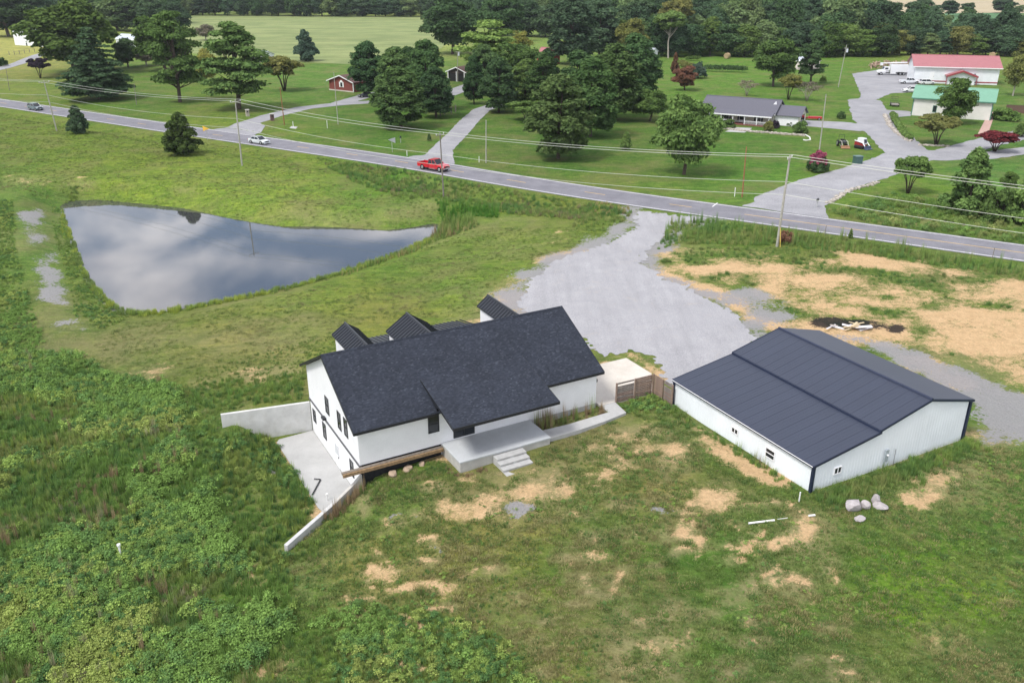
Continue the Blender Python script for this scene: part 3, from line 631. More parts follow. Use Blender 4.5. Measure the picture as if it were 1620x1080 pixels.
# standing-seam wings at the back
def seams_gable(parent, xc, hw, zc, drop, y0, y1, name='dormer'):
    d = MB().prism([(xc - hw + .2, zc - drop - 2.4), (xc + hw - .2, zc - drop - 2.4), (xc + hw - .2, zc - drop + .05), (xc, zc - .1), (xc - hw + .2, zc - drop + .05)], 'y', y0, y1 - .25).build(name, M_siding, parent)
    for sgn in (-1, 1):
        mb = MB(); q = [(xc, y0, zc), (xc, y1, zc), (xc + sgn * hw, y1, zc - drop), (xc + sgn * hw, y0, zc - drop)]
        mb.slab(q, .09)
        n = int((y1 - y0) / .42)
        for k in range(n + 1):
            y = y0 + .02 + k * (y1 - y0 - .04) / n; mb.add([(xc + sgn * .1, y - .025, zc - .1 * drop / hw + .06), (xc + sgn * .1, y + .025, zc - .1 * drop / hw + .06), (xc + sgn * hw, y + .025, zc - drop + .06), (xc + sgn * hw, y - .025, zc - drop + .06),
                (xc + sgn * .1, y - .025, zc - .1 * drop / hw - .02), (xc + sgn * .1, y + .025, zc - .1 * drop / hw - .02), (xc + sgn * hw, y + .025, zc - drop - .02), (xc + sgn * hw, y - .025, zc - drop - .02)],
                [(0, 1, 2, 3), (0, 4, 5, 1), (1, 5, 6, 2), (2, 6, 7, 3), (3, 7, 4, 0)])
        mb.build('seam_roof', M_seam, d)
    MB().tube([(xc, y0, zc + .03), (xc, y1, zc + .03)], .1, 6).build('ridge_cap', M_seam, d)
    win_y(d, y1 - .2, xc - .4, xc + .4, zc - drop - .9, zc - drop - .1) if False else None
    return d
seams_gable(house, 4.05, 1.2, 6.2, .83, 1.0, 6.5)
seams_gable(house, 9.6, 1.97, 6.0, 1.3, 1.4, 6.6)
seams_gable(house, 17.5, 1.1, 6.25, .85, .9, 6.6)
mb = MB(); q = [(5.4, 4.6, 4.25), (16.2, 4.6, 4.25), (15.1, 9.0, 3.35), (5.4, 9.0, 3.35)]; mb.slab(q, .1)
for k in range(26):
    x = 5.5 + k * .41; mb.add([(x, 4.6, 4.31), (x + .05, 4.6, 4.31), (x + .05 - .0, 9.0, 3.41), (x, 9.0, 3.41), (x, 4.6, 4.2), (x + .05, 4.6, 4.2), (x + .05, 9, 3.3), (x, 9, 3.3)], [(0, 1, 2, 3), (0, 4, 5, 1), (1, 5, 6, 2), (2, 6, 7, 3), (3, 7, 4, 0)])
bp = mb.build('back_porch_roof', M_seam, house)
for x in (5.6, 8.8, 11.9, 14.9): MB().box(x, x + .15, 8.7, 8.85, -.4, 3.35).build('porch_post', M_white, bp)

# ---- raised concrete porch with its steps
porch = thing('porch', 'raised grey concrete porch slab with four steps at the house front', 'porch', (HO[0], HO[1], 0), HYAW)
MB().box(6.83, 14.55, -9.52, -6.27, .27, .4).build('slab', surf_mat('porch_top', (.42, .44, .455), (.54, .56, .572), .35, 7, ((.36, .37, .37), .8, .3), .06, .05), porch, bevel=.015)
MB().box(6.88, 14.5, -9.47, -6.29, -1.4, .268).build('porch_wall', M_fconc, porch)
M_step = plain('step_concrete', (.42, .42, .41), .85, .1, 3, 0, .2, .2)
for k in range(4): MB().box(9.55, 12.05, -9.53 - .62 - .5 * k, -9.53 - .5 * k - (.05 if k else 0), -1.5, .2 - .2 * k).build('step', M_step, porch, bevel=.02)
for k in range(3):
    for xx in (9.8, 10.95): MB().box(xx, xx + .85, -9.53 - .62 - .5 * k - .012, -9.53 - .62 - .5 * k - .001, .03 - .2 * k, .15 - .2 * k).build('riser_shade', plain('recess_shade', (.33, .325, .31), .9), porch)  # flat darker panels on the risers paint the shade of recesses

# ---- retaining walls
def wall_run(name, label, pts, th, base, mat):
    """pts: (x, y, z_top) in world; wall of thickness th down to base"""
    mb = MB(); L = []; n = len(pts)
    for i in range(n):
        p = Vector(pts[i]); d = (Vector(pts[min(i + 1, n - 1)]) - Vector(pts[max(i - 1, 0)])); d.z = 0; d.normalize(); s_ = Vector((-d.y, d.x, 0)) * th / 2
        a, b_ = p - s_, p + s_; L.append([(a.x, a.y, base), (b_.x, b_.y, base), (b_.x, b_.y, p.z), (a.x, a.y, p.z)])
    mb.loft(L); o = mb.build(name, mat, bevel=.012); tag(o, label, 'wall'); return o
e = at_z(349, 655, -.1)
wall_run('retaining_wall', 'straight tall concrete retaining wall behind the patio, left of the house', [h2w(.42, 6.42, -.22), (e.x, e.y, -.1)], .26, -3.3, plain('clean_concrete', (.60, .60, .58), .85, .12, 1.2, 0, .2, .2, ((.42, .40, .36), 1.4, .5)))
fw = [h2w(x, y, z) for (x, y), z in zip(FW, (-.3, -.8, -1.65, -1.95, -2.15))]
wall_run('retaining_wall', 'low white concrete wall running down the slope from the house corner into weeds', fw[2:], .3, -3.6, plain('pale_concrete', (.50, .50, .49), .85, .1, 2, 0, .2, .2))
wall_run('retaining_wall', 'short concrete wall stub against the front corner of the house', fw[:3], .26, -3.6, M_fconc)

# ---- stones under the front sill
def rock(name, label, loc, r, sq, seed, mat, cat='rock', group=None):
    rr = random.Random(seed); bm = bmesh.new(); bmesh.ops.create_icosphere(bm, subdivisions=2, radius=1)
    ks = [(Vector((rr.gauss(0, 1), rr.gauss(0, 1), rr.gauss(0, 1))).normalized(), rr.uniform(.55, .85)) for _ in range(9)]
    for v_ in bm.verts:
        for d_, k in ks:
            e_ = v_.co.dot(d_)
            if e_ > k: v_.co -= d_ * (e_ - k) * .9
        v_.co = Vector((v_.co.x * r * sq[0], v_.co.y * r * sq[1], v_.co.z * r * sq[2]))
    me_ = bpy.data.meshes.new(name); bm.to_mesh(me_); bm.free(); o_ = link(name, me_, mat); o_.location = loc; o_.rotation_euler = (rr.uniform(-.2, .2), rr.uniform(-.2, .2), rr.uniform(0, 6))
    return tag(o_, label, cat, group)
M_stone = plain('tan_stone', (.38, .29, .21), .9, .25, 4, 0, .2, .5)
for k, (px, py, r, lb) in enumerate([(613, 747, .42, 'leftmost tan stone under the timber beam of the white house'), (636, 742, .45, 'middle tan stone under the timber beam of the white house'), (649, 735, .4, 'tan stone nearest the porch under the timber beam')]):
    p = h2w(2.7 + k * 1.15, -6.8, -.72); rock('stone', lb, p, r, (1.2, .9, .7), 30 + k, M_stone)
M_rock = plain('grey_lilac_rock', (.40, .37, .37), .9, .2, 3, 0, .2, .5, ((.24, .21, .20), 2.2, .6))
for k, (px, py, r, sq, lb) in enumerate([(1350, 800, .95, (1.25, .95, .75), 'broad flat grey boulder at the left of the rock pile by the barn'), (1368, 800, .62, (.9, .9, 1.0), 'dark grey boulder in the middle of the rock pile by the barn'),
      (1384, 792, .7, (.85, .8, 1.15), 'tall pale boulder at the top of the rock pile by the barn'), (1393, 801, .75, (1.2, .8, .6), 'low grey boulder at the right of the rock pile by the barn'), (1360, 819, .6, (1.1, .8, .55), 'small pale boulder lying in front of the rock pile by the barn')]):
    p = at(px, py + 3); rock('boulder', lb, p + Vector((0, 0, r * sq[2] * .35)), r * .66, sq, 60 + k, M_rock)

# ------------------------------------------------------------------ the metal barn
def steel(name, c, rough=.4, var=.05):
    m, t, b = nodes_of(name); v = posn(t); f = noise(t, v, .35, 5, .6)
    cc = ramp(t, f, (.3, tuple(k * (1 - var) for k in c)), (.7, tuple(min(1, k * (1 + var)) for k in c)))
    i_ = t.nodes.new('ShaderNodeObjectInfo'); cc = mixc(t, 1.0, cc, ramp(t, i_.outputs['Random'], (0, .97), (1, 1.03)), 'MULTIPLY')
    t.links.new(cc, b.inputs['Base Color']); b.inputs['Roughness'].default_value = rough; b.inputs['Specular IOR Level'].default_value = .5; return m
M_broof = steel('slate_blue_steel', (.035, .043, .068), .47)
M_bwall = plain('white_steel', (.80, .84, .87), .45, .05, .5)
M_navy = plain('navy_trim', (.018, .026, .055), .4, .1)
barn = thing('barn', 'white metal barn with slate blue roof and lean-to beside the gravel lot', 'barn', (BO[0], BO[1], 0), BYAW)
BW, BL = 16.21, 15.45
def broof(x): return 2.22 + 1.02 * x / 6.33 if x < 6.33 else 3.39 + (x - 6.33) * 1.2 / 4.94 if x < 11.27 else 4.59 - (x - 11.27) * 1.2 / 4.94
def ribbed(parent, pts_low, pts_top, normal, name):    # steel wall with raised ribs every 0.3 m, one mesh
    mb = MB(); n = len(pts_low) - 1
    for i in range(n):
        a, b_ = Vector(pts_low[i]), Vector(pts_low[i + 1]); c_, d_ = Vector(pts_top[i + 1]), Vector(pts_top[i]); mb.add([a, b_, c_, d_], [(0, 1, 2, 3)])
        k = a.lerp(b_, .06); k2 = d_.lerp(c_, .06); w_ = (b_ - a).normalized() * .045; nrm = Vector(normal) * .014
        mb.add([k - w_, k - w_ * .4 + nrm, k + w_ * .4 + nrm, k + w_, k2 - w_, k2 - w_ * .4 + nrm, k2 + w_ * .4 + nrm, k2 + w_], [(0, 1, 5, 4), (1, 2, 6, 5), (2, 3, 7, 6)])
    return mb.build(name, M_bwall, parent)
ex = [BW - .32 - .0 - .3 * k for k in range(53)]; ex = [.12] + sorted(x for x in ex if x > .2)
ey = [.1 + .305 * k for k in range(51)]
for y, nrm in ((.1, (0, -1, 0)), (BL - .1, (0, 1, 0))):
    xs = sorted(set(ex + [6.33, 11.27])); ribbed(barn, [(x, y, -.25) for x in xs], [(x, y, broof(x) - .12) for x in xs], nrm, 'wall')
ribbed(barn, [(.1, y, -.25) for y in ey], [(.1, y, 2.12) for y in ey], (-1, 0, 0), 'wall'); ribbed(barn, [(BW - .12, y, -.25) for y in ey], [(BW - .12, y, 3.3) for y in ey], (1, 0, 0), 'wall')
roofs = []
def panels(xa, za, xb, zb, nm):
    L = math.hypot(xb - xa, zb - za); ang = math.atan2(zb - za, xb - xa); pw = BL / 17 ; mb = MB().box(0, L, .0006, pw - .0006, -.05, 0)
    for k in range(3):
        y = .04 + k * pw / 3; h_ = .022 if k == 0 else .009; ww = .03 if k == 0 else .02
        mb.add([(0, y - ww, .001), (0, y - ww * .4, h_), (0, y + ww * .4, h_), (0, y + ww, .001), (L, y - ww, .001), (L, y - ww * .4, h_), (L, y + ww * .4, h_), (L, y + ww, .001)], [(0, 1, 5, 4), (1, 2, 6, 5), (2, 3, 7, 6), (0, 3, 2, 1), (4, 5, 6, 7)])
    me_ = mb.me('roof_panel', M_broof)
    rt = MB().add([(xa, 0, za - .06), (xb, 0, zb - .06), (xb, BL, zb - .06), (xa, BL, za - .06)], [(0, 1, 2, 3)]).build(nm, M_broof, barn)
    for k in range(17):
        o_ = link('roof_panel', me_, None, rt); o_.location = (xa, k * pw, za); o_.rotation_euler = (0, -ang, 0)
panels(-.08, 2.21, 6.4, 3.24, 'lean_to_roof'); panels(6.22, 3.37, 11.27, 4.59, 'roof'); panels(16.32, 3.36, 11.27, 4.59, 'roof')
trim = MB().tube([(11.27, -.03, 4.6), (11.27, BL + .03, 4.6)], .13, 6).build('ridge_cap', M_navy, barn)
for y in (-.05, BL + .0):
    for (xa, za), (xb, zb) in (((-.1, 2.2), (6.35, 3.23)), ((6.15, 3.36), (11.27, 4.6)), ((11.27, 4.6), (16.36, 3.36))):
        MB().prism([(xa, za + .03), (xb, zb + .03), (xb, zb - .16), (xa, za - .16)], 'y', y, y + .05).build('rake_trim', M_navy, barn)
MB().box(6.14, 6.3, 0, BL, 3.17, 3.335).build('eave_trim', M_navy, barn); MB().box(-.13, -.06, 0, BL, 2.06, 2.19).build('gutter', M_navy, barn); MB().box(-.16, -.125, 0, BL, 2.16, 2.2).build('gutter_lip', M_white, barn)
MB().box(16.3, 16.37, 0, BL, 3.2, 3.34).build('eave_trim', M_navy, barn)
for x, z in ((.0, 2.1), (16.0, 3.25)):
    for y in (.0, BL - .2): MB().box(x, x + .21, y, y + .2, -.3, z).build('corner_trim', M_navy, barn)
def bwin(plane, a0, a1, z0, z1, vert):
    if plane == 'x': return win_x(barn, .07, a0, a1, z0, z1, M_white, bars=0 if vert else 1)
    return win_y(barn, .07, a0, a1, z0, z1, M_white, bars=1, vert=vert)
w_ = bwin('x', 7.5, 8.22, .85, 1.32, True); MB().box(.01, .08, 7.83, 7.89, .88, 1.3).build('mullion', M_white, w_)
bwin('x', 3.62, 4.56, .65, 1.42, False); bwin('y', 2.12, 2.86, .86, 1.42, True)
mb = MB().box(7.15, 7.5, -.06, .05, .5, 1.5).box(7.2, 7.28, -.02, .05, -.3, .5); bx = mb.build('meter_box', plain('galvanised', (.42, .47, .50), .45, .1, 3, .3), barn); MB().tube([(7.4, -.06, 1.05), (7.4, -.14, 1.05)], .08, 10).build('meter_dial', M_white, bx)
MB().tube([(8.25, -.02, -.2), (8.25, -.02, 1.3)], .025, 6).build('conduit', plain('conduit_grey', (.2, .21, .22), .5), barn)

# ---- slatted wooden fence between house and barn
fence = thing('fence', 'short weathered slat fence between the white house and the blue-roofed barn', 'fence', (0, 0, 0))
M_slat = [plain('slat_wood_%d' % k, c, .85, .22, 6, 0, .2, .3) for k, c in enumerate([(.26, .19, .15), (.22, .19, .17), (.30, .21, .16), (.24, .17, .14)])]
FP = [h2w(22.68, -6.58), h2w(24.55, -6.62), h2w(26.42, -6.66), h2w(26.42, -7.95), h2w(26.42, -9.22)]
mp_ = {}
for i, p in enumerate(FP):
    z0 = gz(p.x, p.y); me_ = mp_.setdefault('p', MB().box(-.06, .06, -.06, .06, -.4, 1.95).me('fence_post', M_slat[0])); o_ = link('fence_post', me_, None, fence); o_.location = (p.x, p.y, z0); o_.rotation_euler = (0, 0, HYAW)
rr = random.Random(3)
for i in range(4):
    a, b_ = FP[i], FP[i + 1]; L = (b_ - a).length - .14; key = round(L, 2)
    for k in range(11):
        if i in (0, 3) and k == 9 - (i == 3): continue
        mi = (1 if i in (0, 3) else 0) + (2 if rr.random() < .4 else 0); mkey = (key, mi)
        if mkey not in mp_: mp_[mkey] = MB().box(-L / 2, L / 2, -.02, .02, 0, .135).me('slat', M_slat[min(mi, 3)])
        o_ = link('slat', mp_[mkey], None, fence); c_ = (a + b_) / 2; off = Vector((-(b_ - a).y, (b_ - a).x, 0)).normalized() * .085
        o_.location = (c_.x + off.x, c_.y + off.y, gz(c_.x, c_.y) + .12 + k * .163); o_.rotation_euler = (0, rr.uniform(-.008, .008), math.atan2((b_ - a).y, (b_ - a).x))

# ---- small things lying about
def pole_thing(name, label, cat, pts, r, mat, n=8, group=None): return tag(MB().tube(pts, r, n).build(name, mat, smooth=False), label, cat, group)
M_pvc = plain('white_plastic', (.78, .78, .76), .4, .04)
p1_, p2_ = at(1184, 829, .08), at(1225, 824, .08); pole_thing('pipe', 'white plastic pipe lying in the grass before the barn', 'pipe', [p1_, p2_], .07, M_pvc)
p1_, p2_ = at(1230, 822, .06), at(1246, 820, .06); pole_thing('pipe', 'short thin white pipe scrap right of the longer one', 'pipe', [p1_, p2_], .022, M_pvc)
p_ = at(1279, 817, .08); pole_thing('pipe', 'small white scrap left of the boulders', 'scrap', [p_, p_ + Vector((.45, .08, 0))], .07, M_pvc)
p_ = at(1264, 793); pole_thing('marker_stake', 'short white stake in tall grass at the near barn corner', 'stake', [p_ - Vector((0, 0, .2)), p_ + Vector((0, 0, .75))], .05, M_pvc)
p_ = at(192, 882); pole_thing('vent_pipe', 'white capped standpipe alone in the weeds at lower left', 'pipe', [p_, p_ + Vector((0, 0, .95)), p_ + Vector((0, 0, .96)), p_ + Vector((0, 0, 1.1))], [.07, .07, .12, .12], M_pvc)
p_ = at_z(518, 791, -2.85); pole_thing('vent_pipe', 'small white standpipe at the near end of the patio', 'pipe', [p_, p_ + Vector((0, 0, .45)), p_ + Vector((0, 0, .46)), p_ + Vector((0, 0, .58))], [.05, .05, .09, .09], M_pvc)
a_, b_, c_ = at_z(494, 782, -2.78), at_z(507, 758, -2.78), at_z(497, 757, -2.78)
pole_thing('downspout', 'black bent downspout lying on the patio', 'downspout', [a_, b_, c_], .06, M_black, 4)
# lumber scraps beside the burnt patch
M_lum = [plain('pine_board', (.62, .50, .32), .8, .15, 5), plain('white_board', (.66, .64, .66), .8, .1, 5), plain('old_board', (.40, .34, .30), .85, .2, 5)]
rr = random.Random(11); c0 = at(1350, 520)
lbls = ['pale pine board sticking out toward the barn roof', 'white panel on top of the scrap heap', 'grey board under the white panel', 'pine board lying at the left of the heap']
pile = thing('lumber_pile', 'heap of broken boards and white panels beside the burnt ground', 'lumber pile', c0)
for k in range(22):
    L = rr.uniform(.7, 2.1); wd = rr.choice((.1, .15, .2, .45)); mi = 1 if wd > .25 else rr.choice((0, 0, 2, 1))
    MB().cbox((rr.gauss(0, .8), rr.gauss(0, .45), .06 + k * .02), (L, wd, .04), rr.uniform(-.9, 1.2), rr.uniform(-.12, .12)).build('board', M_lum[mi], pile)
# ------------------------------------------------------------------ buildings across the road
def ribmat(name, c, pitch_=.3, axis='x', rough=.45):
    return lap_mat(name, c, pitch_, axis, rough, .25, .06)
def gable(name, label, cat, pl, pr, depth, eave, ridge, wm, rm, ov=.4, along='x', trim=None):
    """front wall from pl to pr (photo points at ground level); ridge along the front ('x') or going back ('y')"""
    a = at(*pl); b_ = at(*pr); a.z = b_.z = min(a.z, b_.z); L = (b_ - a).length; yaw = math.atan2(b_.y - a.y, b_.x - a.x)
    t_ = thing(name, label, cat, a, yaw); trim = trim or M_white; th = .14
    if along == 'x':
        MB().prism([(0, -.5), (depth, -.5), (depth, eave), (depth / 2, ridge - .1), (0, eave)], 'x', 0, L).build('wall', wm, t_)
        s_ = (ridge - eave) / (depth / 2); r_ = None
        for y0, y1 in ((-ov, depth / 2), (depth + ov, depth / 2)):
            z0 = eave - s_ * ov + .1; z1 = ridge + .1
            r_ = MB().slab([(-ov, y0, z0), (L + ov, y0, z0), (L + ov, y1, z1), (-ov, y1, z1)], th).build('roof', rm, t_)
            MB().box(-ov, L + ov, min(y0, y0 + .06 * (1 if y0 > 0 else -1)), max(y0, y0 + .06 * (1 if y0 > 0 else -1)), z0 - .24, z0 + .012).build('fascia', trim, r_)
        MB().tube([(-ov, depth / 2, ridge + .1), (L + ov, depth / 2, ridge + .1)], .12, 6).build('ridge_cap', rm, t_)
    else:
        MB().prism([(0, -.5), (L, -.5), (L, eave), (L / 2, ridge - .1), (0, eave)], 'y', 0, depth).build('wall', wm, t_)
        s_ = (ridge - eave) / (L / 2)
        for x0, x1 in ((-ov, L / 2), (L + ov, L / 2)):
            z0 = eave - s_ * ov + .1; z1 = ridge + .1
            r_ = MB().slab([(x0, -ov, z0), (x1, -ov, z1), (x1, depth + ov, z1), (x0, depth + ov, z0)], th).build('roof', rm, t_)
            q = [(x0, -ov - .05, z0 + .02), (x1, -ov - .05, z1 + .02), (x1, -ov - .05, z1 - .25), (x0, -ov - .05, z0 - .25)]
            MB().add(q + [(p[0], p[1] + .045, p[2]) for p in q], [(0, 1, 2, 3), (7, 6, 5, 4), (0, 4, 5, 1), (1, 5, 6, 2), (2, 6, 7, 3), (3, 7, 4, 0)]).build('rake_board', trim, r_)
    return t_, L
M_cream = ribmat('cream_steel', (.72, .70, .66)); M_wsteel = ribmat('white_ribbed', (.78, .80, .83)); M_rroof = ribmat('red_steel_roof', (.36, .14, .15)); M_groof = ribmat('green_steel_roof', (.17, .345, .245))
M_gtrim = plain('green_trim', (.08, .21, .16), .5); M_groofs = plain('grey_shingle', (.115, .115, .14), .85, .12, 6); M_brick = plain('red_brick', (.20, .055, .045), .85, .18, 10)
M_broofs = plain('brown_shingle', (.11, .06, .055), .85, .15, 6); M_pale = plain('pale_siding', (.58, .56, .48), .7, .06); M_redtrim = plain('red_trim', (.30, .05, .06), .5); M_tin = plain('galvanised_roof', (.52, .56, .62), .4, .08, 2, .2)
# red-roofed shop
t_, L = gable('shop_building', 'large white metal shop with red roof behind the green-roofed garage', 'building', (1444, 131), (1577, 135), 15, 5.2, 7.9, M_wsteel, M_rroof, .7)
MB().box(-.03, L + .03, -.06, -.01, .5, .85).build('wainscot_stripe', M_redtrim, t_)
d_ = MB().box(4.6, 5.9, -.1, -.02, .9, 3.6).build('door', M_white, t_); MB().box(5.7, 5.78, -.16, -.1, 2, 2.2).build('handle', M_black, d_)
por = MB().prism([(9.6, -.3), (17.4, -.3), (17.4, 2.7), (13.5, 4.1), (9.6, 2.7)], 'y', -2.2, -.02).build('entry_porch', M_wsteel, t_)
for x0, x1 in ((8.9, 13.5), (18.1, 13.5)):
    MB().slab([(x0, -3.0, 2.75), (x1, -3.0, 4.4), (x1, 0, 4.4), (x0, 0, 2.75)], .16).build('porch_roof', M_rroof, por)
    MB().slab([(x0, -3.04, 2.7), (x1, -3.04, 4.35), (x1, -3.0, 4.35), (x0, -3.0, 2.7)], .5).build('rake_board', M_redtrim, por)
MB().box(11.2, 12.0, -2.26, -2.2, .9, 2.1).build('window', M_glass, por); MB().box(L - 7, L - 6.6, -.3, -.02, 2.4, 3.2).build('wall_lamp', M_black, t_)
for x in (9.1, 17.7): MB().box(x, x + .2, -2.9, -2.7, -.3, 2.6).build('porch_post', M_redtrim, por)
# green-roofed garage
t_, L = gable('garage', 'cream garage with green metal roof partly hidden by a round tree', 'garage', (1441, 182.5), (1566, 191), 9.5, 4.4, 6.6, M_cream, M_groof, .5, trim=M_gtrim)
for x in (-.04, L - .16): MB().box(x, x + .2, -.05, .12, -.4, 4.3).build('corner_trim', M_gtrim, t_)
for x in (4.6, L - 6.2):
    w_ = MB().box(x, x + .9, -.08, -.01, 1.1, 2.7).build('window', M_gtrim, t_); MB().box(x + .1, x + .8, -.1, -.082, 1.2, 2.6).build('pane', M_glass, w_)
MB().box(L + .02, L + .08, 3, 5.5, 0, 2.4).build('door', M_gtrim, t_)
# white barn far left
t_, L = gable('white_barn', 'white metal barn at the upper left edge beside a gravel lane', 'barn', (24, 71.5), (78, 75), 16, 6.2, 8.6, M_wsteel, M_tin, .3)
MB().box(9, 9.8, -.1, -.02, 0, 1.4).build('door', M_black, t_)
# brick house
t_, L = gable('brick_house', 'red brick house with arched white-shuttered gable window', 'house', (521.5, 142.5), (559.5, 146.5), 14, 2.9, 4.5, M_brick, M_broofs, .55, 'y')
w_ = MB().box(L * .47, L * .47 + 1.0, -.08, -.01, 1.2, 2.6).build('window', M_white, t_); MB().box(L * .47 + .1, L * .47 + .9, -.1, -.082, 1.3, 2.5).build('pane', M_glass, w_)
MB().prism([(L * .47 + .5 + .55 * math.cos(a), 2.6 + .55 * math.sin(a)) for a in [math.pi * k / 10 for k in range(11)]], 'y', -.09, -.01).build('arch', M_white, w_)
for x in (L * .47 - .42, L * .47 + 1.08): MB().box(x, x + .34, -.07, -.01, 1.15, 2.65).build('shutter', M_white, t_)
MB().box(-.1, L + .1, -.12, -.0, -.4, .3).build('plinth', M_conc2, t_); MB().box(L - .1, L + .12, -.12, .1, .1, 2.8).build('downspout', M_white, t_)
# dark carport house deep in the trees
t_, L = gable('carport_house', 'dark carport gable with white trim at the end of the middle driveway', 'house', (709, 128), (737, 130), 9, 3.1, 4.4, plain('dark_brown_wall', (.05, .035, .03), .85), M_broofs, .6, 'y')
MB().box(.5, L - .5, -.1, -.01, 0, 2.5).build('shade_panel', plain('interior_shade', (.012, .012, .013), .9), t_)  # near-black panel on the solid front wall paints the carport's shaded interior
for x in (.2, L / 2, L - .4): MB().box(x, x + .2, -.5, -.3, -.3, 3.1).build('post', M_white, t_)
for nm, lb, pl, pr, dp, e_, rg, wm_, rm_, al in (('shed', 'small white shed beyond the olive tree left of the blue spruce', (399, 97), (417, 99), 5, 2.9, 3.9, M_wsteel, M_tin, 'x'),
     ('shed', 'small white shed at the edge of the dark wood, right of the big pines', (1018, 92), (1031, 93), 4, 2.8, 3.8, M_wsteel, M_tin, 'x'),
     ('shed', 'pale cottage glimpsed behind the two yard trees', (1258, 110), (1284, 112), 6, 3.2, 5.2, plain('pale_pink_wall', (.68, .60, .56), .7), M_tin, 'x'),
     ('shed', 'red-roofed shed glimpsed between dark trees', (850, 100), (872, 102), 5, 3.4, 5.6, plain('red_wall', (.45, .05, .05), .6), M_rroof, 'x'),
     ('shed', 'white-roofed outbuilding glimpsed between the big left trees', (185, 74), (216, 76), 7, 3.6, 5.4, M_wsteel, M_tin, 'x')):
    gable(nm, lb, 'shed', pl, pr, dp, e_, rg, wm_, rm_, .3, al)
# ranch house with the porch
t_, L = gable('ranch_house', 'grey-roofed ranch house with white porch posts facing the road', 'house', (1108, 190), (1222, 199), 10, 2.75, 5.1, M_pale, M_groofs, .5)
pp = MB().slab([(-.5, -2.9, 2.35), (L + .3, -2.9, 2.35), (L + .3, -.3, 2.98), (-.5, -.3, 2.98)], .12).build('porch_roof', M_groofs, t_)
MB().box(-.5, L + .3, -2.97, -2.905, 2.1, 2.36).build('fascia', M_white, pp); MB().box(-.4, L + .2, -2.8, -.05, -.4, .25).build('porch_deck', plain('red_deck', (.20, .07, .06), .8), t_)
n_ = 7
for k in range(n_): MB().box(.2 + k * (L - .5) / (n_ - 1) - .08, .2 + k * (L - .5) / (n_ - 1) + .08, -2.75, -2.59, .25, 2.3).build('porch_post', M_white, t_)
rl_ = MB().box(0, L * .46, -2.7, -2.64, .95, 1.03).box(L * .66, L - .3, -2.7, -2.64, .95, 1.03)
for k in range(70):
    x = k * L / 70
    if not (.46 * L < x < .66 * L): rl_.box(x, x + .05, -2.69, -2.65, .3, .95)
rl_.build('railing', M_white, t_)
for x, ww in ((2.2, 1.3), (5.6, 1.3), (9.3, 1.1), (13.2, 1.2), (15.6, 2.2)):
    if x + ww < L:
        w_ = MB().box(x, x + ww, -.06, -.005, .7 if ww != 1.1 else .3, 2.3).build('window', M_white, t_); MB().box(x + .1, x + ww - .1, -.08, -.062, .8, 2.2).build('pane', M_glass, w_)
        for sx in (x - .42, x + ww + .04): MB().box(sx, sx + .38, -.05, -.005, .7, 2.3).build('shutter', plain('dark_shutter', (.03, .03, .04), .6), t_)
MB().prism([(L - 1.9, 3.2), (L + .5, 3.2), (L - .7, 4.9)], 'y', 3.2, 5.0).build('gablet', M_white, t_)
wx = L + .02
wg = MB().prism([(1.0, -.4), (7.6, -.4), (7.6, 2.5), (4.3, 4.1), (1.0, 2.5)], 'x', wx, wx + 5.6).build('side_wing', M_pale, t_)
for y0, y1 in ((.5, 4.3), (8.1, 4.3)): MB().slab([(wx - 2, y0, 2.4), (wx + 6.1, y0, 2.4), (wx + 6.1, y1, 4.25), (wx - 2, y1, 4.25)], .14).build('wing_roof', M_groofs, wg)
MB().box(wx + 5.605, wx + 5.66, 2.6, 6.2, .2, 2.4).build('garage_opening', M_glass, wg); MB().box(wx + .2, wx + 5.4, .94, .995, .1, 2.4).build('wing_siding', M_white, wg)
fl = at(1160, 209); MB().slab([at(1147, 208.5, .03), at(1178, 210, .03), at(1190, 203, .05), at(1165, 202, .05)], .1).build('front_walk', M_conc)['kind'] = 'structure'
MB().slab([at(1547, 212, .05), at(1563, 212, .05), at(1575, 178, .05), at(1565, 177, .05)], .1).build('brick_path', plain('pink_pavers', (.45, .30, .25), .9, .2, 4))['kind'] = 'structure'
fb = thing('privacy_fence', 'brown board fence right of the green-roofed garage', 'fence', at(1590, 178)); rr = random.Random(4); fbm_ = MB().box(0, .19, -.02, .02, -.2, 1.9).me('fence_board', plain('brown_fence', (.13, .075, .06), .85, .2, 4))
dirx = (at(1625, 180) - at(1590, 178)).normalized()
for k in range(40): o_ = link('fence_board', fbm_, None, fb); o_.location = dirx * (k * .2); o_.rotation_euler = (0, 0, math.atan2(dirx.y, dirx.x))

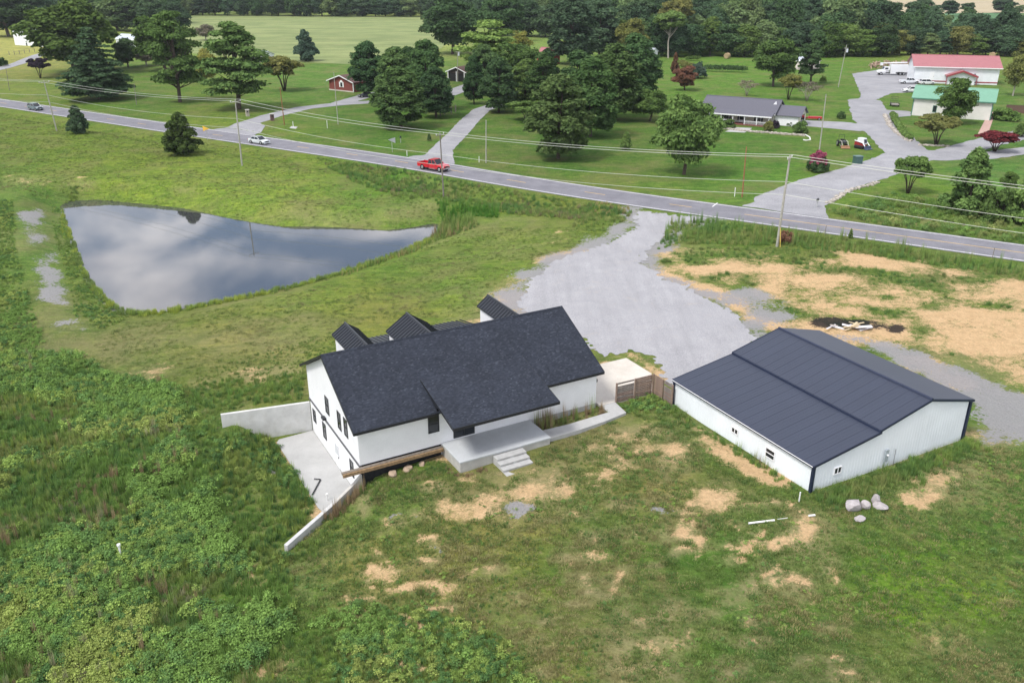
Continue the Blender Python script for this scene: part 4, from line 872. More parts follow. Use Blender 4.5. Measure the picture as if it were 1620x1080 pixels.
# ------------------------------------------------------------------ vehicles
M_tyre = plain('tyre', (.015, .015, .016), .85); M_rim = plain('rim', (.45, .46, .48), .3, .1, 3, .7); M_cglass = plain('car_glass', (.02, .025, .032), .08, .1)
M_lamp = plain('headlamp', (.75, .77, .8), .15); M_tail = plain('tail_lamp', (.35, .02, .02), .3); M_plate = plain('plate', (.6, .6, .6), .5); M_under = plain('underbody', (.02, .02, .02), .9)
def paint(name, c):
    m, t, b = nodes_of(name); b.inputs['Base Color'].default_value = (*c, 1); b.inputs['Roughness'].default_value = .28; b.inputs['Coat Weight'].default_value = .6; b.inputs['Coat Roughness'].default_value = .08; return m
def wheels(t_, xs, w, r, tw=.22, dual=False):
    for x in xs:
        for s_ in (-1, 1):
            y = s_ * (w / 2 - tw / 2 + .01)
            o_ = MB().tube([(x, y - tw / 2, r), (x, y - tw / 2 + .03, r), (x, y + tw / 2 - .03, r), (x, y + tw / 2, r)], [r * .9, r, r, r * .9], 20).build('wheel', M_tyre, t_)
            MB().tube([(x, y + s_ * (tw / 2 - .01), r), (x, y + s_ * (tw / 2 + .015), r)], [r * .62, r * .55], 14).build('rim', M_rim, o_)
def sec(x, w, z0, z1, tuck=.9, crown=.02):
    h = w / 2; zm = z0 + (z1 - z0) * .45
    return [(x, -h * .93, z0), (x, -h, zm), (x, -h * .98, z1 - .1), (x, -h * tuck, z1), (x, 0, z1 + crown), (x, h * tuck, z1), (x, h * .98, z1 - .1), (x, h, zm), (x, h * .93, z0)]
def car(name, label, cat, loc, yaw, color, L=4.7, W=1.82, style='sedan', group=None):
    t_ = thing(name, label, cat, loc, yaw, group); P_ = paint(name + '_paint_' + label[:12].replace(' ', '_'), color); h = L / 2; wr = .34
    if style == 'sedan': st = [(-h, .82, .5, .82), (-h + .15, .95, .3, .92), (-h + .9, 1, .24, .96), (-.6, 1, .22, .93), (.7, 1, .22, .92), (h - 1.1, .99, .24, .84), (h - .35, .93, .26, .74), (h, .78, .38, .62)]; cab = [(-h + .75, .93, .95, .86), (-h + 1.5, .80, 1.40, .0), (.35, .80, 1.44, 0), (1.2, .93, .93, 0)]
    elif style == 'suv': st = [(-h, .9, .5, 1.0), (-h + .12, .97, .34, 1.08), (-h + .9, 1, .28, 1.08), (-.4, 1, .28, 1.05), (.8, 1, .28, 1.03), (h - 1.0, .99, .3, .98), (h - .3, .94, .3, .88), (h, .82, .42, .74)]; cab = [(-h + .12, .93, 1.06, 0), (-h + .5, .82, 1.62, 0), (.3, .82, 1.66, 0), (1.15, .93, 1.03, 0)]
    elif style == 'pickup': st = [(-.35, 1, .42, 1.12), (.9, 1, .42, 1.12), (1.3, 1, .42, 1.12), (h - 1.2, 1, .42, 1.1), (h - .35, .96, .44, 1.04), (h, .88, .5, .92)]; cab = [(-.62, .93, 1.1, 0), (-.4, .83, 1.76, 0), (.75, .83, 1.80, 0), (1.5, .93, 1.12, 0)]; wr = .4
    MB().loft([sec(x, W * k, a, b_) for x, k, a, b_ in st]).build('body', P_, t_, smooth=False, bevel=0)
    def cs(x, k, z, e): q = W * k / 2; return x, q, z
    (xa, qa, za), (xb, qb, zb), (xc, qc, zc), (xd, qd, zd) = [cs(*c_) for c_ in cab]
    V = [(xa, -qa, za), (xa, qa, za), (xb, -qb, zb), (xb, qb, zb), (xc, -qc, zc), (xc, qc, zc), (xd, -qd, zd), (xd, qd, zd)]
    g_ = MB().add(V, [(0, 2, 3, 1), (4, 6, 7, 5), (0, 6, 4, 2), (1, 3, 5, 7), (2, 4, 5, 3), (0, 1, 7, 6)]).build('window_glass', M_cglass, t_)
    MB().slab([(xb - .03, -qb - .015, zb + .03), (xc + .03, -qc - .015, zc + .03), (xc + .03, qc + .015, zc + .03), (xb - .03, qb + .015, zb + .03)], .07).build('roof', P_, t_)
    pil = MB()
    for s_ in (-1, 1):
        for (x0, q0, z0), (x1, q1, z1) in (((xa, qa, za), (xb, qb, zb)), ((xd, qd, zd), (xc, qc, zc)), (((xa + xd) / 2, (qa + qd) / 2, (za + zd) / 2), ((xb + xc) / 2, (qb + qc) / 2, (zb + zc) / 2))):
            pil.tube([(x0, s_ * q0, z0), (x1, s_ * q1, z1)], .045, 4)
    pil.build('pillars', P_, t_)
    if style == 'pickup':
        bd = MB().box(-h, -.4, -W / 2, -W / 2 + .1, .5, 1.14).box(-h, -.4, W / 2 - .1, W / 2, .5, 1.14).box(-h, -h + .08, -W / 2 + .1, W / 2 - .1, .5, 1.12).box(-h + .08, -.4, -W / 2 + .1, W / 2 - .1, .55, .66).box(-.45, -.36, -W / 2 + .1, W / 2 - .1, .66, 1.1)
        bd.build('cargo_bed', P_, t_); MB().box(-h - .14, -h - .005, -W / 2 + .1, W / 2 - .1, .45, .62).build('bumper', M_rim, t_)
        MB().box(-.3, 1.2, -W / 2 - .08, -W / 2 + .05, .36, .42).box(-.3, 1.2, W / 2 - .05, W / 2 + .08, .36, .42).build('running_board', M_rim, t_)
    wb = (-L * .29, L * .31) if style != 'pickup' else (-h + 1.15, h - .95)
    wheels(t_, wb, W, wr)
    for x in wb:
        for s_ in (-1, 1): MB().tube([(x, s_ * (W / 2 - .3), wr), (x, s_ * (W / 2 + .003), wr)], wr * 1.17, 18).build('wheel_arch', M_under, t_)
    zt = {'sedan': .62, 'suv': .78, 'pickup': .85}[style]
    for s_ in (-1, 1):
        MB().cbox((h - .13, s_ * W * .36, zt), (.2, .36, .17)).build('headlight', M_lamp, t_)
        MB().cbox((-h + .02, s_ * W * .4, zt + .12), (.08, .2, .22)).build('tail_light', M_tail, t_)
        MB().cbox(((xd - .25), s_ * (W / 2 + .07), zd + .08), (.16, .2, .14)).build('mirror', P_, t_)
    MB().cbox((h - .02, 0, zt - .02), (.1, W * .5, .2)).build('grille', M_under, t_); MB().cbox((h + .0, 0, zt - .28), (.14, W * .86, .2)).build('front_bumper', M_rim if style == 'pickup' else P_, t_); MB().cbox((h + .08, 0, zt - .28), (.02, .4, .14)).build('plate', M_plate, t_)
    for x in (-L * .07, L * .12):
        for s_ in (-1, 1): MB().cbox((x, s_ * (W / 2 + .005), zt + .12), (.16, .03, .03)).build('door_handle', M_under, t_)
    return t_
def road_yaw(p):
    i_ = min(range(len(RL)), key=lambda k: (RL[k] - Vector((p.x, p.y, 0))).length); d_ = RL[i_ + 1] - RL[i_ - 1]; return i_, math.atan2(d_.y, d_.x)
def on_road(px, py, off=-1.85):
    p = at_z(px, py, ROADZ); i_, y_ = road_yaw(p); s_ = side(i_); q = RL[i_] + (RL[i_ + 1] - RL[i_ - 1]).normalized() * ((p - RL[i_]).dot((RL[i_ + 1] - RL[i_ - 1]).normalized())) + s_ * off; return Vector((q.x, q.y, ROADZ + .008)), y_
p, y = on_road(694, 267); pk_ = car('pickup_truck', 'red crew-cab pickup driving along the highway', 'pickup', p, y, (.52, .012, .025), 6.1, 2.0, 'pickup'); pk_.scale = (1, 1, 1.12)
p, y = on_road(412, 226.5); car('sedan', 'silver-white sedan driving along the highway', 'car', p, y, (.62, .66, .67), 4.9, 1.84, 'sedan')
p, y = on_road(69, 172.5); car('suv', 'grey-blue small SUV at the left end of the highway', 'car', p, y, (.13, .18, .20), 4.6, 1.85, 'suv')
car('parked_car', 'dark car parked under pines beside the brick house', 'car', at(580, 154), math.radians(200), (.03, .035, .05), 4.7, 1.82, 'sedan')
car('parked_pickup', 'white pickup parked behind the white car at the shop', 'pickup', at(1438, 132.5), math.radians(-2), (.75, .77, .8), 6.0, 2.0, 'pickup')
car('parked_suv', 'white car parked beside the green-roofed garage', 'car', at(1441, 146), math.radians(178), (.78, .79, .8), 4.9, 1.85, 'suv')
car('parked_van', 'white car mostly hidden between shop and garage roof', 'car', at(1466, 134), math.radians(0), (.75, .76, .78), 4.8, 1.85, 'suv')
# bucket truck: cab, chip box, boom
M_wp = paint('truck_white', (.78, .79, .80)); p = at(1410, 119)
t_ = thing('bucket_truck', 'large white forestry truck with boom parked on the gravel lot', 'truck', p, math.radians(172))
MB().loft([sec(x, 2.35 * k, a, b_, .88) for x, k, a, b_ in [(2.3, 1, .7, 1.7), (3.2, 1, .7, 1.75), (4.4, .92, .75, 1.6), (5.0, .8, .8, 1.35)]]).build('hood', M_wp, t_)
MB().loft([sec(x, 2.3, 1.6, z, .85) for x, z in [(1.0, 2.75), (2.6, 2.8)]] + [sec(3.2, 2.2, 1.6, 1.9, .85)]).build('cab', M_wp, t_)
for s_ in (-1, 1): MB().cbox((2.1, s_ * 1.13, 2.25), (1.0, .08, .55)).build('side_window', M_cglass, t_)
MB().add([(2.72, -1.0, 2.68), (2.72, 1.0, 2.68), (3.2, 1.0, 2.0), (3.2, -1.0, 2.0)], [(0, 1, 2, 3)]).build('windshield', M_cglass, t_)
MB().box(-5.0, .8, -1.2, 1.2, 1.1, 3.5).build('chip_box', M_wp, t_, bevel=.05); MB().box(-5.06, -4.95, -1.05, 1.05, 1.8, 3.3).build('rear_shade_panel', M_under, t_); MB().box(-1.0, .7, -1.25, 1.25, .6, 1.1).build('tool_box', M_wp, t_); MB().box(-5.2, 4.6, -.5, .5, .55, .8).build('chassis', M_under, t_)  # dark panel on the closed chip box paints the shade inside its rear
MB().tube([(.3, 0, 3.4), (.3, 0, 4.0), (-4.6, 0, 4.15)], .22, 6).build('boom', M_wp, t_); MB().tube([(-4.4, .2, 4.2), (3.6, .4, 3.9)], .17, 6).build('boom', M_wp, t_); MB().box(3.4, 4.2, .0, .8, 3.2, 4.1).build('bucket', M_wp, t_)
wheels(t_, (3.7, -2.6, -3.7), 2.4, .5, .3)
# utility trailer with its ramp up
p = at(1415, 168); t_ = thing('utility_trailer', 'small black utility trailer with raised mesh ramp by the garage lawn', 'trailer', p, math.radians(75)); M_tb = plain('trailer_black', (.03, .03, .032), .6)
MB().box(-1.7, 1.7, -.95, .95, .45, .55).build('deck', plain('deck_wood', (.22, .20, .18), .85), t_); mb = MB()
for s_ in (-1, 1): mb.tube([(-1.7, s_ * .97, .95), (1.7, s_ * .97, .95)], .04, 4); [mb.tube([(x, s_ * .97, .5), (x, s_ * .97, .95)], .03, 4) for x in (-1.7, -.6, .6, 1.7)]
mb.build('rail', M_tb, t_); mb = MB()
for k in range(6): mb.tube([(1.75, -.9 + k * .36, .5), (1.9, -.9 + k * .36, 2.2)], .03, 4)
for z in (.6, 1.1, 1.6, 2.2): mb.tube([(1.75 + (z - .5) * .09, -.9, z), (1.75 + (z - .5) * .09, .9, z)], .03, 4)
mb.build('ramp', M_tb, t_); mb = MB().tube([(-1.7, -.7, .45), (-3.0, 0, .45)], .04, 4).tube([(-1.7, .7, .45), (-3.0, 0, .45)], .04, 4); mb.build('hitch', M_tb, t_); wheels(t_, (.1,), 2.3, .33)
# tractor with a front loader, seen from the front
p = at(1332, 232); t_ = thing('tractor', 'small dark tractor with pale wheels on the lawn', 'tractor', p, math.radians(-93)); M_tg = plain('tractor_dark', (.03, .035, .035), .5)
MB().box(.1, 1.7, -.35, .35, .75, 1.3).build('hood', M_tg, t_, bevel=.08); MB().box(-1.0, .1, -.5, .5, .6, .95).build('frame', M_tg, t_); MB().box(-.8, -.2, -.28, .28, .95, 1.45).build('seat', M_under, t_)
mb = MB(); [mb.tube([(-.9, s_ * .55, .9), (-.95, s_ * .55, 2.2)], .04, 4) for s_ in (-1, 1)]; mb.tube([(-.95, -.55, 2.2), (-.95, .55, 2.2)], .04, 4); mb.build('roll_bar', M_tg, t_)
mb = MB(); [mb.tube([(.2, s_ * .6, 1.3), (1.4, s_ * .6, 1.25), (2.1, s_ * .6, .4)], .06, 4) for s_ in (-1, 1)]; mb.build('loader_arm', plain('loader_grey', (.5, .48, .42), .6), t_)
MB().prism([(2.1, .1), (2.7, .08), (2.7, .14), (2.2, .2), (2.15, .6), (2.08, .6)], 'y', -.9, .9).build('bucket', plain('rusty_bucket', (.32, .18, .10), .8, .2), t_)
for x, r_, wd in ((-.7, .62, 1.75), (1.25, .38, 1.5)): wheels(t_, (x,), wd, r_, .3)
# skid-steer loader with tracks and cab
p = at(1363, 235); t_ = thing('skid_steer', 'white compact track loader with cab parked on the lawn', 'loader', p, math.radians(-60)); M_sw = paint('loader_white', (.74, .76, .78))
MB().box(-1.5, .7, -.55, .55, .5, 1.25).build('body', plain('loader_red', (.33, .03, .03), .5), t_, bevel=.05)
MB().loft([[(x, -w_, .9), (x, w_, .9), (x, w_ * .95, z), (x, -w_ * .95, z)] for x, w_, z in ((-.9, .5, 2.05), (.5, .5, 2.1), (.75, .5, 1.3))]).build('cab', M_sw, t_); MB().add([(.53, -.42, 2.0), (.53, .42, 2.0), (.79, .42, 1.2), (.79, -.42, 1.2)], [(0, 1, 2, 3)]).build('windshield', M_cglass, t_)
for s_ in (-1, 1):
    MB().tube([(-1.1, s_ * .72, .35), (-1.0, s_ * .72, .36), (.8, s_ * .72, .36), (.9, s_ * .72, .35)], [.3, .34, .34, .3], 8).build('track', M_tyre, t_); MB().box(-1.2, .95, s_ * .72 - .19, s_ * .72 + .19, .02, .62).build('track_frame', M_under, t_, bevel=.12)
    MB().tube([(-1.4, s_ * .68, 1.5), (.6, s_ * .68, 1.25), (1.4, s_ * .68, .5)], .09, 4).build('lift_arm', M_sw, t_)
MB().prism([(1.35, .1), (2.0, .06), (2.0, .12), (1.5, .2), (1.45, .7), (1.35, .7)], 'y', -.95, .95).build('bucket', plain('bucket_blue_grey', (.06, .08, .14), .5), t_)
# green box
p = at(1356, 259); t_ = thing('utility_box', 'green metal box standing on the lawn by the gravel lane', 'box', p, math.radians(10)); MB().box(-.7, .7, -.6, .6, 0, 1.35).build('body', plain('box_green', (.055, .11, .10), .6), t_, bevel=.04); MB().box(-.75, .75, -.65, .65, 1.35, 1.45).build('lid', plain('box_lid', (.09, .16, .15), .5), t_)
# red things along the drive edge
p = at(1282, 190); t_ = thing('mower_row', 'low red implement at the edge of the ranch house drive', 'implement', p, math.radians(-8)); M_red = plain('implement_red', (.42, .02, .03), .4)
MB().box(-.6, 2.6, -.5, .5, .35, .85).build('deck', M_red, t_, bevel=.05); MB().box(-3.6, -.7, -.4, .4, .3, .65).build('frame', plain('dark_red', (.2, .02, .02), .6), t_, bevel=.05); MB().tube([(-.3, 0, .8), (-.5, 0, 1.4)], .04, 6).build('lever', M_black, t_); wheels(t_, (-2.6, 1.9), 1.1, .3)

# ------------------------------------------------------------------ poles, wires, signs
M_pole = plain('grey_pole_wood', (.36, .35, .31), .85, .18, 3, 0, .2, .3); M_polem = plain('dark_pole_wood', (.20, .18, .16), .85, .2, 3); M_pbrown = plain('brown_treated_pole', (.25, .115, .05), .8, .2, 3); M_ins = plain('porcelain', (.55, .56, .56), .3); M_can = plain('transformer_grey', (.62, .66, .7), .4)
def upole(label, base, toppx, r=.15, mat=M_pole, arm=None, can=False, name='utility_pole', guard=None):
    p = at(*base); hgt = up_to(p, toppx[1]); x_top = (toppx[0] - 810) / FPX * depth_of((p.x, p.y, p.z + hgt)) - p.x
    t_ = thing(name, label, 'pole', p); x_top = max(-.06 * hgt, min(.06 * hgt, x_top))
    MB().tube([(0, 0, -.3), (x_top, 0, hgt)], [r, r * .62], 10).build('shaft', mat, t_)
    d_ = (RL[len(RL) // 2 + 5] - RL[len(RL) // 2]).normalized(); nrm = Vector((-d_.y, d_.x, 0)); pts = []
    if arm:
        ca = Vector((x_top, 0, hgt - .35)); o_ = MB().tube([ca - nrm * arm, ca + nrm * arm], .07, 4).build('crossarm', mat, t_)
        for k in (-1, 1):
            q = ca + nrm * arm * k * .92; MB().tube([q, q + Vector((0, 0, .18)), q + Vector((0, 0, .3))], [.05, .08, .04], 8).build('insulator', M_ins, t_); pts.append(p + q + Vector((0, 0, .3)))
    if can: MB().tube([(x_top + .38, -.1, hgt - 2.2), (x_top + .38, -.1, hgt - 1.2)], .28, 12).build('transformer', M_can, t_); MB().tube([(x_top - .7, 0, hgt - 1.0), (x_top + .7, 0, hgt - 1.0)], .06, 4).build('crossarm', mat, t_)
    if guard: MB().tube([(.35, -.3, 0), (.12, -.1, 2.6)], .06, 6).build('guy_guard', plain('guard_yellow', (.62, .46, .10), .5), t_)
    pts += [p + Vector((x_top * .7, 0, hgt * .72)), p + Vector((x_top * .6, 0, hgt * .58))]
    return t_, pts, hgt
PL = [upole('grey power pole left of the dark cedar, near the highway left end', (90, 207), (68, 128), .16, arm=1.2), upole('grey power pole between the cedar bush and the silver sedan', (383, 262), (372, 158), .16, arm=1.2), upole('grey power pole in front of the red pickup', (703, 330), (696, 210), .14, M_polem, arm=1.0),
      upole('tall pale power pole beside the gravel lot entrance, with yellow guard', (1229, 390), (1250, 246), .18, arm=.9, guard=True)]
for lb, b0, t0, mat, can in (('brown treated pole left of the brick house driveway', (450, 198), (443, 138), M_pbrown, False), ('thin grey pole standing in front of the brick house', (535, 197), (528, 115), M_pole, False), ('lone grey pole right of the red pickup', (769, 258), (769, 190), M_pole, False),
      ('brown treated pole on the lawn below the ranch house', (1174, 312), (1181, 232), M_pbrown, False), ('grey pole behind the pink crape myrtle', (1296, 240), (1307, 149), M_pole, False), ('grey transformer pole beside the big gravel lane', (1326, 138), (1340, 71), M_pole, True), ('transformer pole in front of the dark carport', (724, 130), (724, 77), M_pole, True),
      ('thin dark pole at the left edge above the highway', (15, 143), (10, 108), M_polem, False), ('thin short pole on the lawn between the big left trees', (216, 166), (212, 132), M_polem, False)):
    upole(lb, b0, t0, .13 if 'thin' not in lb else .1, mat, None, can)
M_wire = plain('wire_aluminium', (.50, .52, .46), .4, .05, 1, .3)
def off_frame(pts, dvec, n): return [q + dvec * n for q in pts]
first = off_frame(PL[0][1], (PL[0][1][0] - PL[1][1][0]).normalized(), 85); last = off_frame(PL[3][1], (Vector((ROADL[-1][0], ROADL[-1][1], 0)) - Vector((ROADL[-2][0], ROADL[-2][1], 0))).normalized(), 75)
wl = ['upper far wire of the power line along the highway', 'upper near wire of the power line along the highway', 'third wire down of the power line along the highway', 'lowest wire of the power line along the highway']
for k in (0, 1, 2, 3):
    stops = [first[k]] + [q[1][k] for q in PL] + [last[k]]; pts = []
    for i in range(len(stops) - 1):
        a, b_ = Vector(stops[i]), Vector(stops[i + 1]); sag = min(1.5, (b_ - a).length * .012) * (1.2 if k > 1 else 1)
        pts += [a.lerp(b_, s_ / 14) - Vector((0, 0, 4 * sag * (s_ / 14) * (1 - s_ / 14))) for s_ in range(14)]
    pts.append(Vector(stops[-1])); tag(MB().tube(pts, .028 if k < 2 else .024, 4).build('power_wire', M_wire), wl[k], 'wire')
# pennant signs, mailboxes, markers
M_sy = plain('sign_yellow', (.75, .45, .06), .4); M_sb = plain('sign_back', (.38, .40, .42), .4, .1, 3, .4); M_post = plain('sign_post', (.40, .41, .40), .6)
def psign(label, px, py, mat, yaw):
    p = at(px, py); t_ = thing('pennant_sign', label, 'sign', p, yaw); MB().tube([(0, .06, -.2), (0, .06, 2.5)], .045, 6).build('post', M_post, t_); MB().prism([(-.75, 2.95), (-.75, 1.85), (.85, 2.4)], 'y', -.02, .02).build('sign_plate', mat, t_)
psign('yellow triangular pennant sign beside the cedar bush', 328, 222, M_sy, math.radians(-20)); psign('grey back of a triangular pennant sign left of the middle driveway', 621, 241, M_sb, math.radians(160))
def marker(label, px, py, h_, mat=M_pvc, r=.06, name='marker_post'): p = at(px, py); pole_thing(name, label, 'marker', [p - Vector((0, 0, .2)), p + Vector((0, 0, h_)), p + Vector((0, 0, h_ + .06))], [r, r, r * .5], mat)
for lb, px, py, h_ in (('white marker post by the brown pole, left of the brick house drive', 464, 201, 1.2), ('white marker post beside the middle driveway mouth', 644, 247, 1.0), ('white marker post right of the red pickup', 758, 257, 1.1), ('white marker post beside the brown pole below the ranch house', 1162, 311, 1.4), ('pale marker post in the lawn before the brick house', 518, 203, 1.7)): marker(lb, px, py, h_)
for lb, px, py in (('thin dark delineator by the road right of the tall pale pole', 1369, 382), ('thin dark delineator by the road at the far right', 1570, 408), ('dark delineator post in the grass by the lot entrance', 1305, 372)): marker(lb, px, py, 1.3, M_polem, .045, 'delineator')
MB().slab([at(458, 203, .04), at(468, 204, .04), at(471, 201, .04), at(461, 200, .04)], .1).build('marker_pad', M_conc)['kind'] = 'structure'
def mailbox(label, px, py, yaw, brick=None):
    p = at(px, py); t_ = thing('mailbox', label, 'mailbox', p, yaw)
    if brick: MB().box(-.42, .42, -.42, .42, -.2, 1.5).build('pillar', brick, t_, bevel=.03); MB().box(-.48, .48, -.48, .48, 1.5, 1.62).build('cap', M_fconc, t_); MB().box(-.16, .16, -.5, -.42, 1.0, 1.3).build('box', M_black, t_)
    else: MB().box(-.05, .05, -.05, .05, -.2, 1.05).build('post', M_post, t_); MB().prism([(-.16, 1.05), (.16, 1.05), (.16, 1.22)] + [(.16 * math.cos(a), 1.22 + .16 * math.sin(a)) for a in (.6, 1.2, 1.9, 2.5)] + [(-.16, 1.22)], 'y', -.3, .3).build('box', M_black, t_)
mailbox('brick mailbox pillar where the brick house drive meets the lawn', 431, 191, .4, plain('dark_brick', (.14, .08, .08), .9)); mailbox('pale stone mailbox pillar left of the brick house drive', 392, 184, .4, plain('pale_stone', (.40, .36, .30), .9, .2, 4)); mailbox('black mailbox at the mouth of the big gravel lane', 1292, 328, -.5)
mailbox('mailbox post behind the grey pennant sign', 634, 226, .2)
# round hay bales, white hose, swing posts by the pines
def bale(label, px, py):
    p = at(px, py); r_ = .8; o_ = MB().tube([(-.65, 0, r_), (-.6, 0, r_), (.6, 0, r_), (.65, 0, r_)], [r_ * .92, r_, r_, r_ * .92], 16).build('hay_bale', plain('hay', (.36, .27, .16), .95, .25, 5, 0, .1, .6)); o_.location = p; o_.rotation_euler = (0, 0, .9); o_.scale = (1.4,) * 3; tag(o_, label, 'hay bale')
bale('round hay bale at the edge of the wood beyond the hedge', 1150, 93); bale('round hay bale behind the red-roofed shop', 1569, 92)
pole_thing('hose', 'white hose curled on the lawn beside the ranch house', 'hose', [at(1274, 214, .1), at(1281, 218, .1), at(1282, 222, .1), at(1275, 223, .1), at(1271, 222, .1)], .13, M_pvc, 6)
for k, (px, py) in enumerate(((697, 184), (703, 181), (714, 180), (721, 177))): p = at(px, py); pole_thing('garden_post', ['leftmost', 'second from left', 'third from left', 'rightmost'][k] + ' dark post beside the pines left of the middle driveway', 'post', [p, p + Vector((0, 0, 1.6))], .16, M_polem, 6)
# ------------------------------------------------------------------ vegetation
def leaf_mat(name, base, var=.35, use_obj=True, trans=.3):
    m, t, b = nodes_of(name); t.nodes.remove(b); out_ = t.nodes['Material Output']
    i_ = t.nodes.new('ShaderNodeObjectInfo'); g_ = t.nodes.new('ShaderNodeNewGeometry')
    c = i_.outputs['Color'] if use_obj else mixc(t, i_.outputs['Random'], base[0], base[1])
    c = mixc(t, 1.0, c, ramp(t, g_.outputs['Random Per Island'], (0, (1 - var, 1 - var * .9, 1 - var)), (1, (1 + var * 1.15, 1 + var, 1 + var))), 'MULTIPLY')
    if use_obj: c = mixc(t, 1.0, c, ramp(t, noise(t, posn(t), .55, 3), (.3, (.75, .8, .8)), (.7, (1.25, 1.18, 1.1))), 'MULTIPLY')
    d_ = t.nodes.new('ShaderNodeBsdfDiffuse'); tr = t.nodes.new('ShaderNodeBsdfTranslucent'); mx_ = t.nodes.new('ShaderNodeMixShader'); mx_.inputs[0].default_value = trans
    t.links.new(c, d_.inputs[0]); t.links.new(c, tr.inputs[0]); t.links.new(d_.outputs[0], mx_.inputs[1]); t.links.new(tr.outputs[0], mx_.inputs[2]); t.links.new(mx_.outputs[0], out_.inputs[0]); return m
M_leaf = leaf_mat('foliage', None)
M_bark = plain('bark', (.095, .075, .06), .95, .25, 4, 0, .1, .5); M_barkp = plain('pale_bark', (.36, .33, .28), .9, .2, 4, 0, .1, .4)
def unit(v): return v / np.maximum(np.linalg.norm(v, axis=-1, keepdims=True), 1e-9)
def leaves(clumps, n, size, rng, up=.45, rnd=.75, flat=1.0, shell=.55):
    C = np.array([c for c, r in clumps]); Rr = np.array([r for c, r in clumps]); wt = (Rr[:, 0] * Rr[:, 1]) ** .9; k = rng.choice(len(C), n, p=wt / wt.sum())
    d = unit(rng.normal(size=(n, 3))); d[:, 2] = np.where(d[:, 2] < -.35, -d[:, 2] * .8, d[:, 2]); d = unit(d)
    rad = (shell + (1 - shell) * rng.random(n) ** .6) * (1 + .38 * rng.random(n) ** 5)
    p = C[k] + d * Rr[k] * rad[:, None]
    nrm = unit(d * .8 + np.array([0, 0, up]) + rng.normal(size=(n, 3)) * rnd * .6)
    u = unit(np.cross(nrm, rng.normal(size=(n, 3)))); v = np.cross(nrm, u); s = size * rng.uniform(.65, 1.35, n)[:, None]
    V = np.stack([p - u * s, p - v * s * .62 * flat, p + u * s, p + v * s * .62 * flat], 1).reshape(-1, 3); F = np.arange(4 * n).reshape(n, 4); return V, F
def limb_mesh(name, H, W, clumps, rng, r0, mat, stems=1, bare=.0, lim=14, top=.9):
    mb = MB(); cs = sorted(clumps, key=lambda c: -c[1][0])
    if stems == 1:
        mb.tube([(0, 0, -.3), (0, 0, .15), (rng.normal() * .02 * W, rng.normal() * .02 * W, H * .35), (rng.normal() * .03 * W, rng.normal() * .03 * W, H * top)], [r0 * 1.35, r0, r0 * .8, r0 * .12], 8)
        for k in rng.choice(len(cs), min(lim, len(cs)), replace=False):
            c = np.array(cs[k][0]); z0 = max(H * .12, c[2] * .62); mb.tube([(0, 0, z0), (c[0] * .5, c[1] * .5, z0 + (c[2] - z0) * .45), tuple(c)], [r0 * .35, r0 * .22, r0 * .07], 5, False)
    else:
        for s_ in range(stems):
            a = 6.283 * s_ / stems + rng.random() * .5; c = np.array([math.cos(a) * W * .28, math.sin(a) * W * .28, H * .72]); mb.tube([(math.cos(a) * r0 * .6, math.sin(a) * r0 * .6, -.2), (c[0] * .3, c[1] * .3, H * .3), tuple(c)], [r0 * .7, r0 * .5, r0 * .15], 6)
            for q in range(2):
                k = cs[rng.integers(len(cs))][0]; mb.tube([(c[0] * .5, c[1] * .5, H * .45), tuple(k)], [r0 * .3, r0 * .08], 5, False)
    return mb.me(name, mat, True)
PROTO = {}
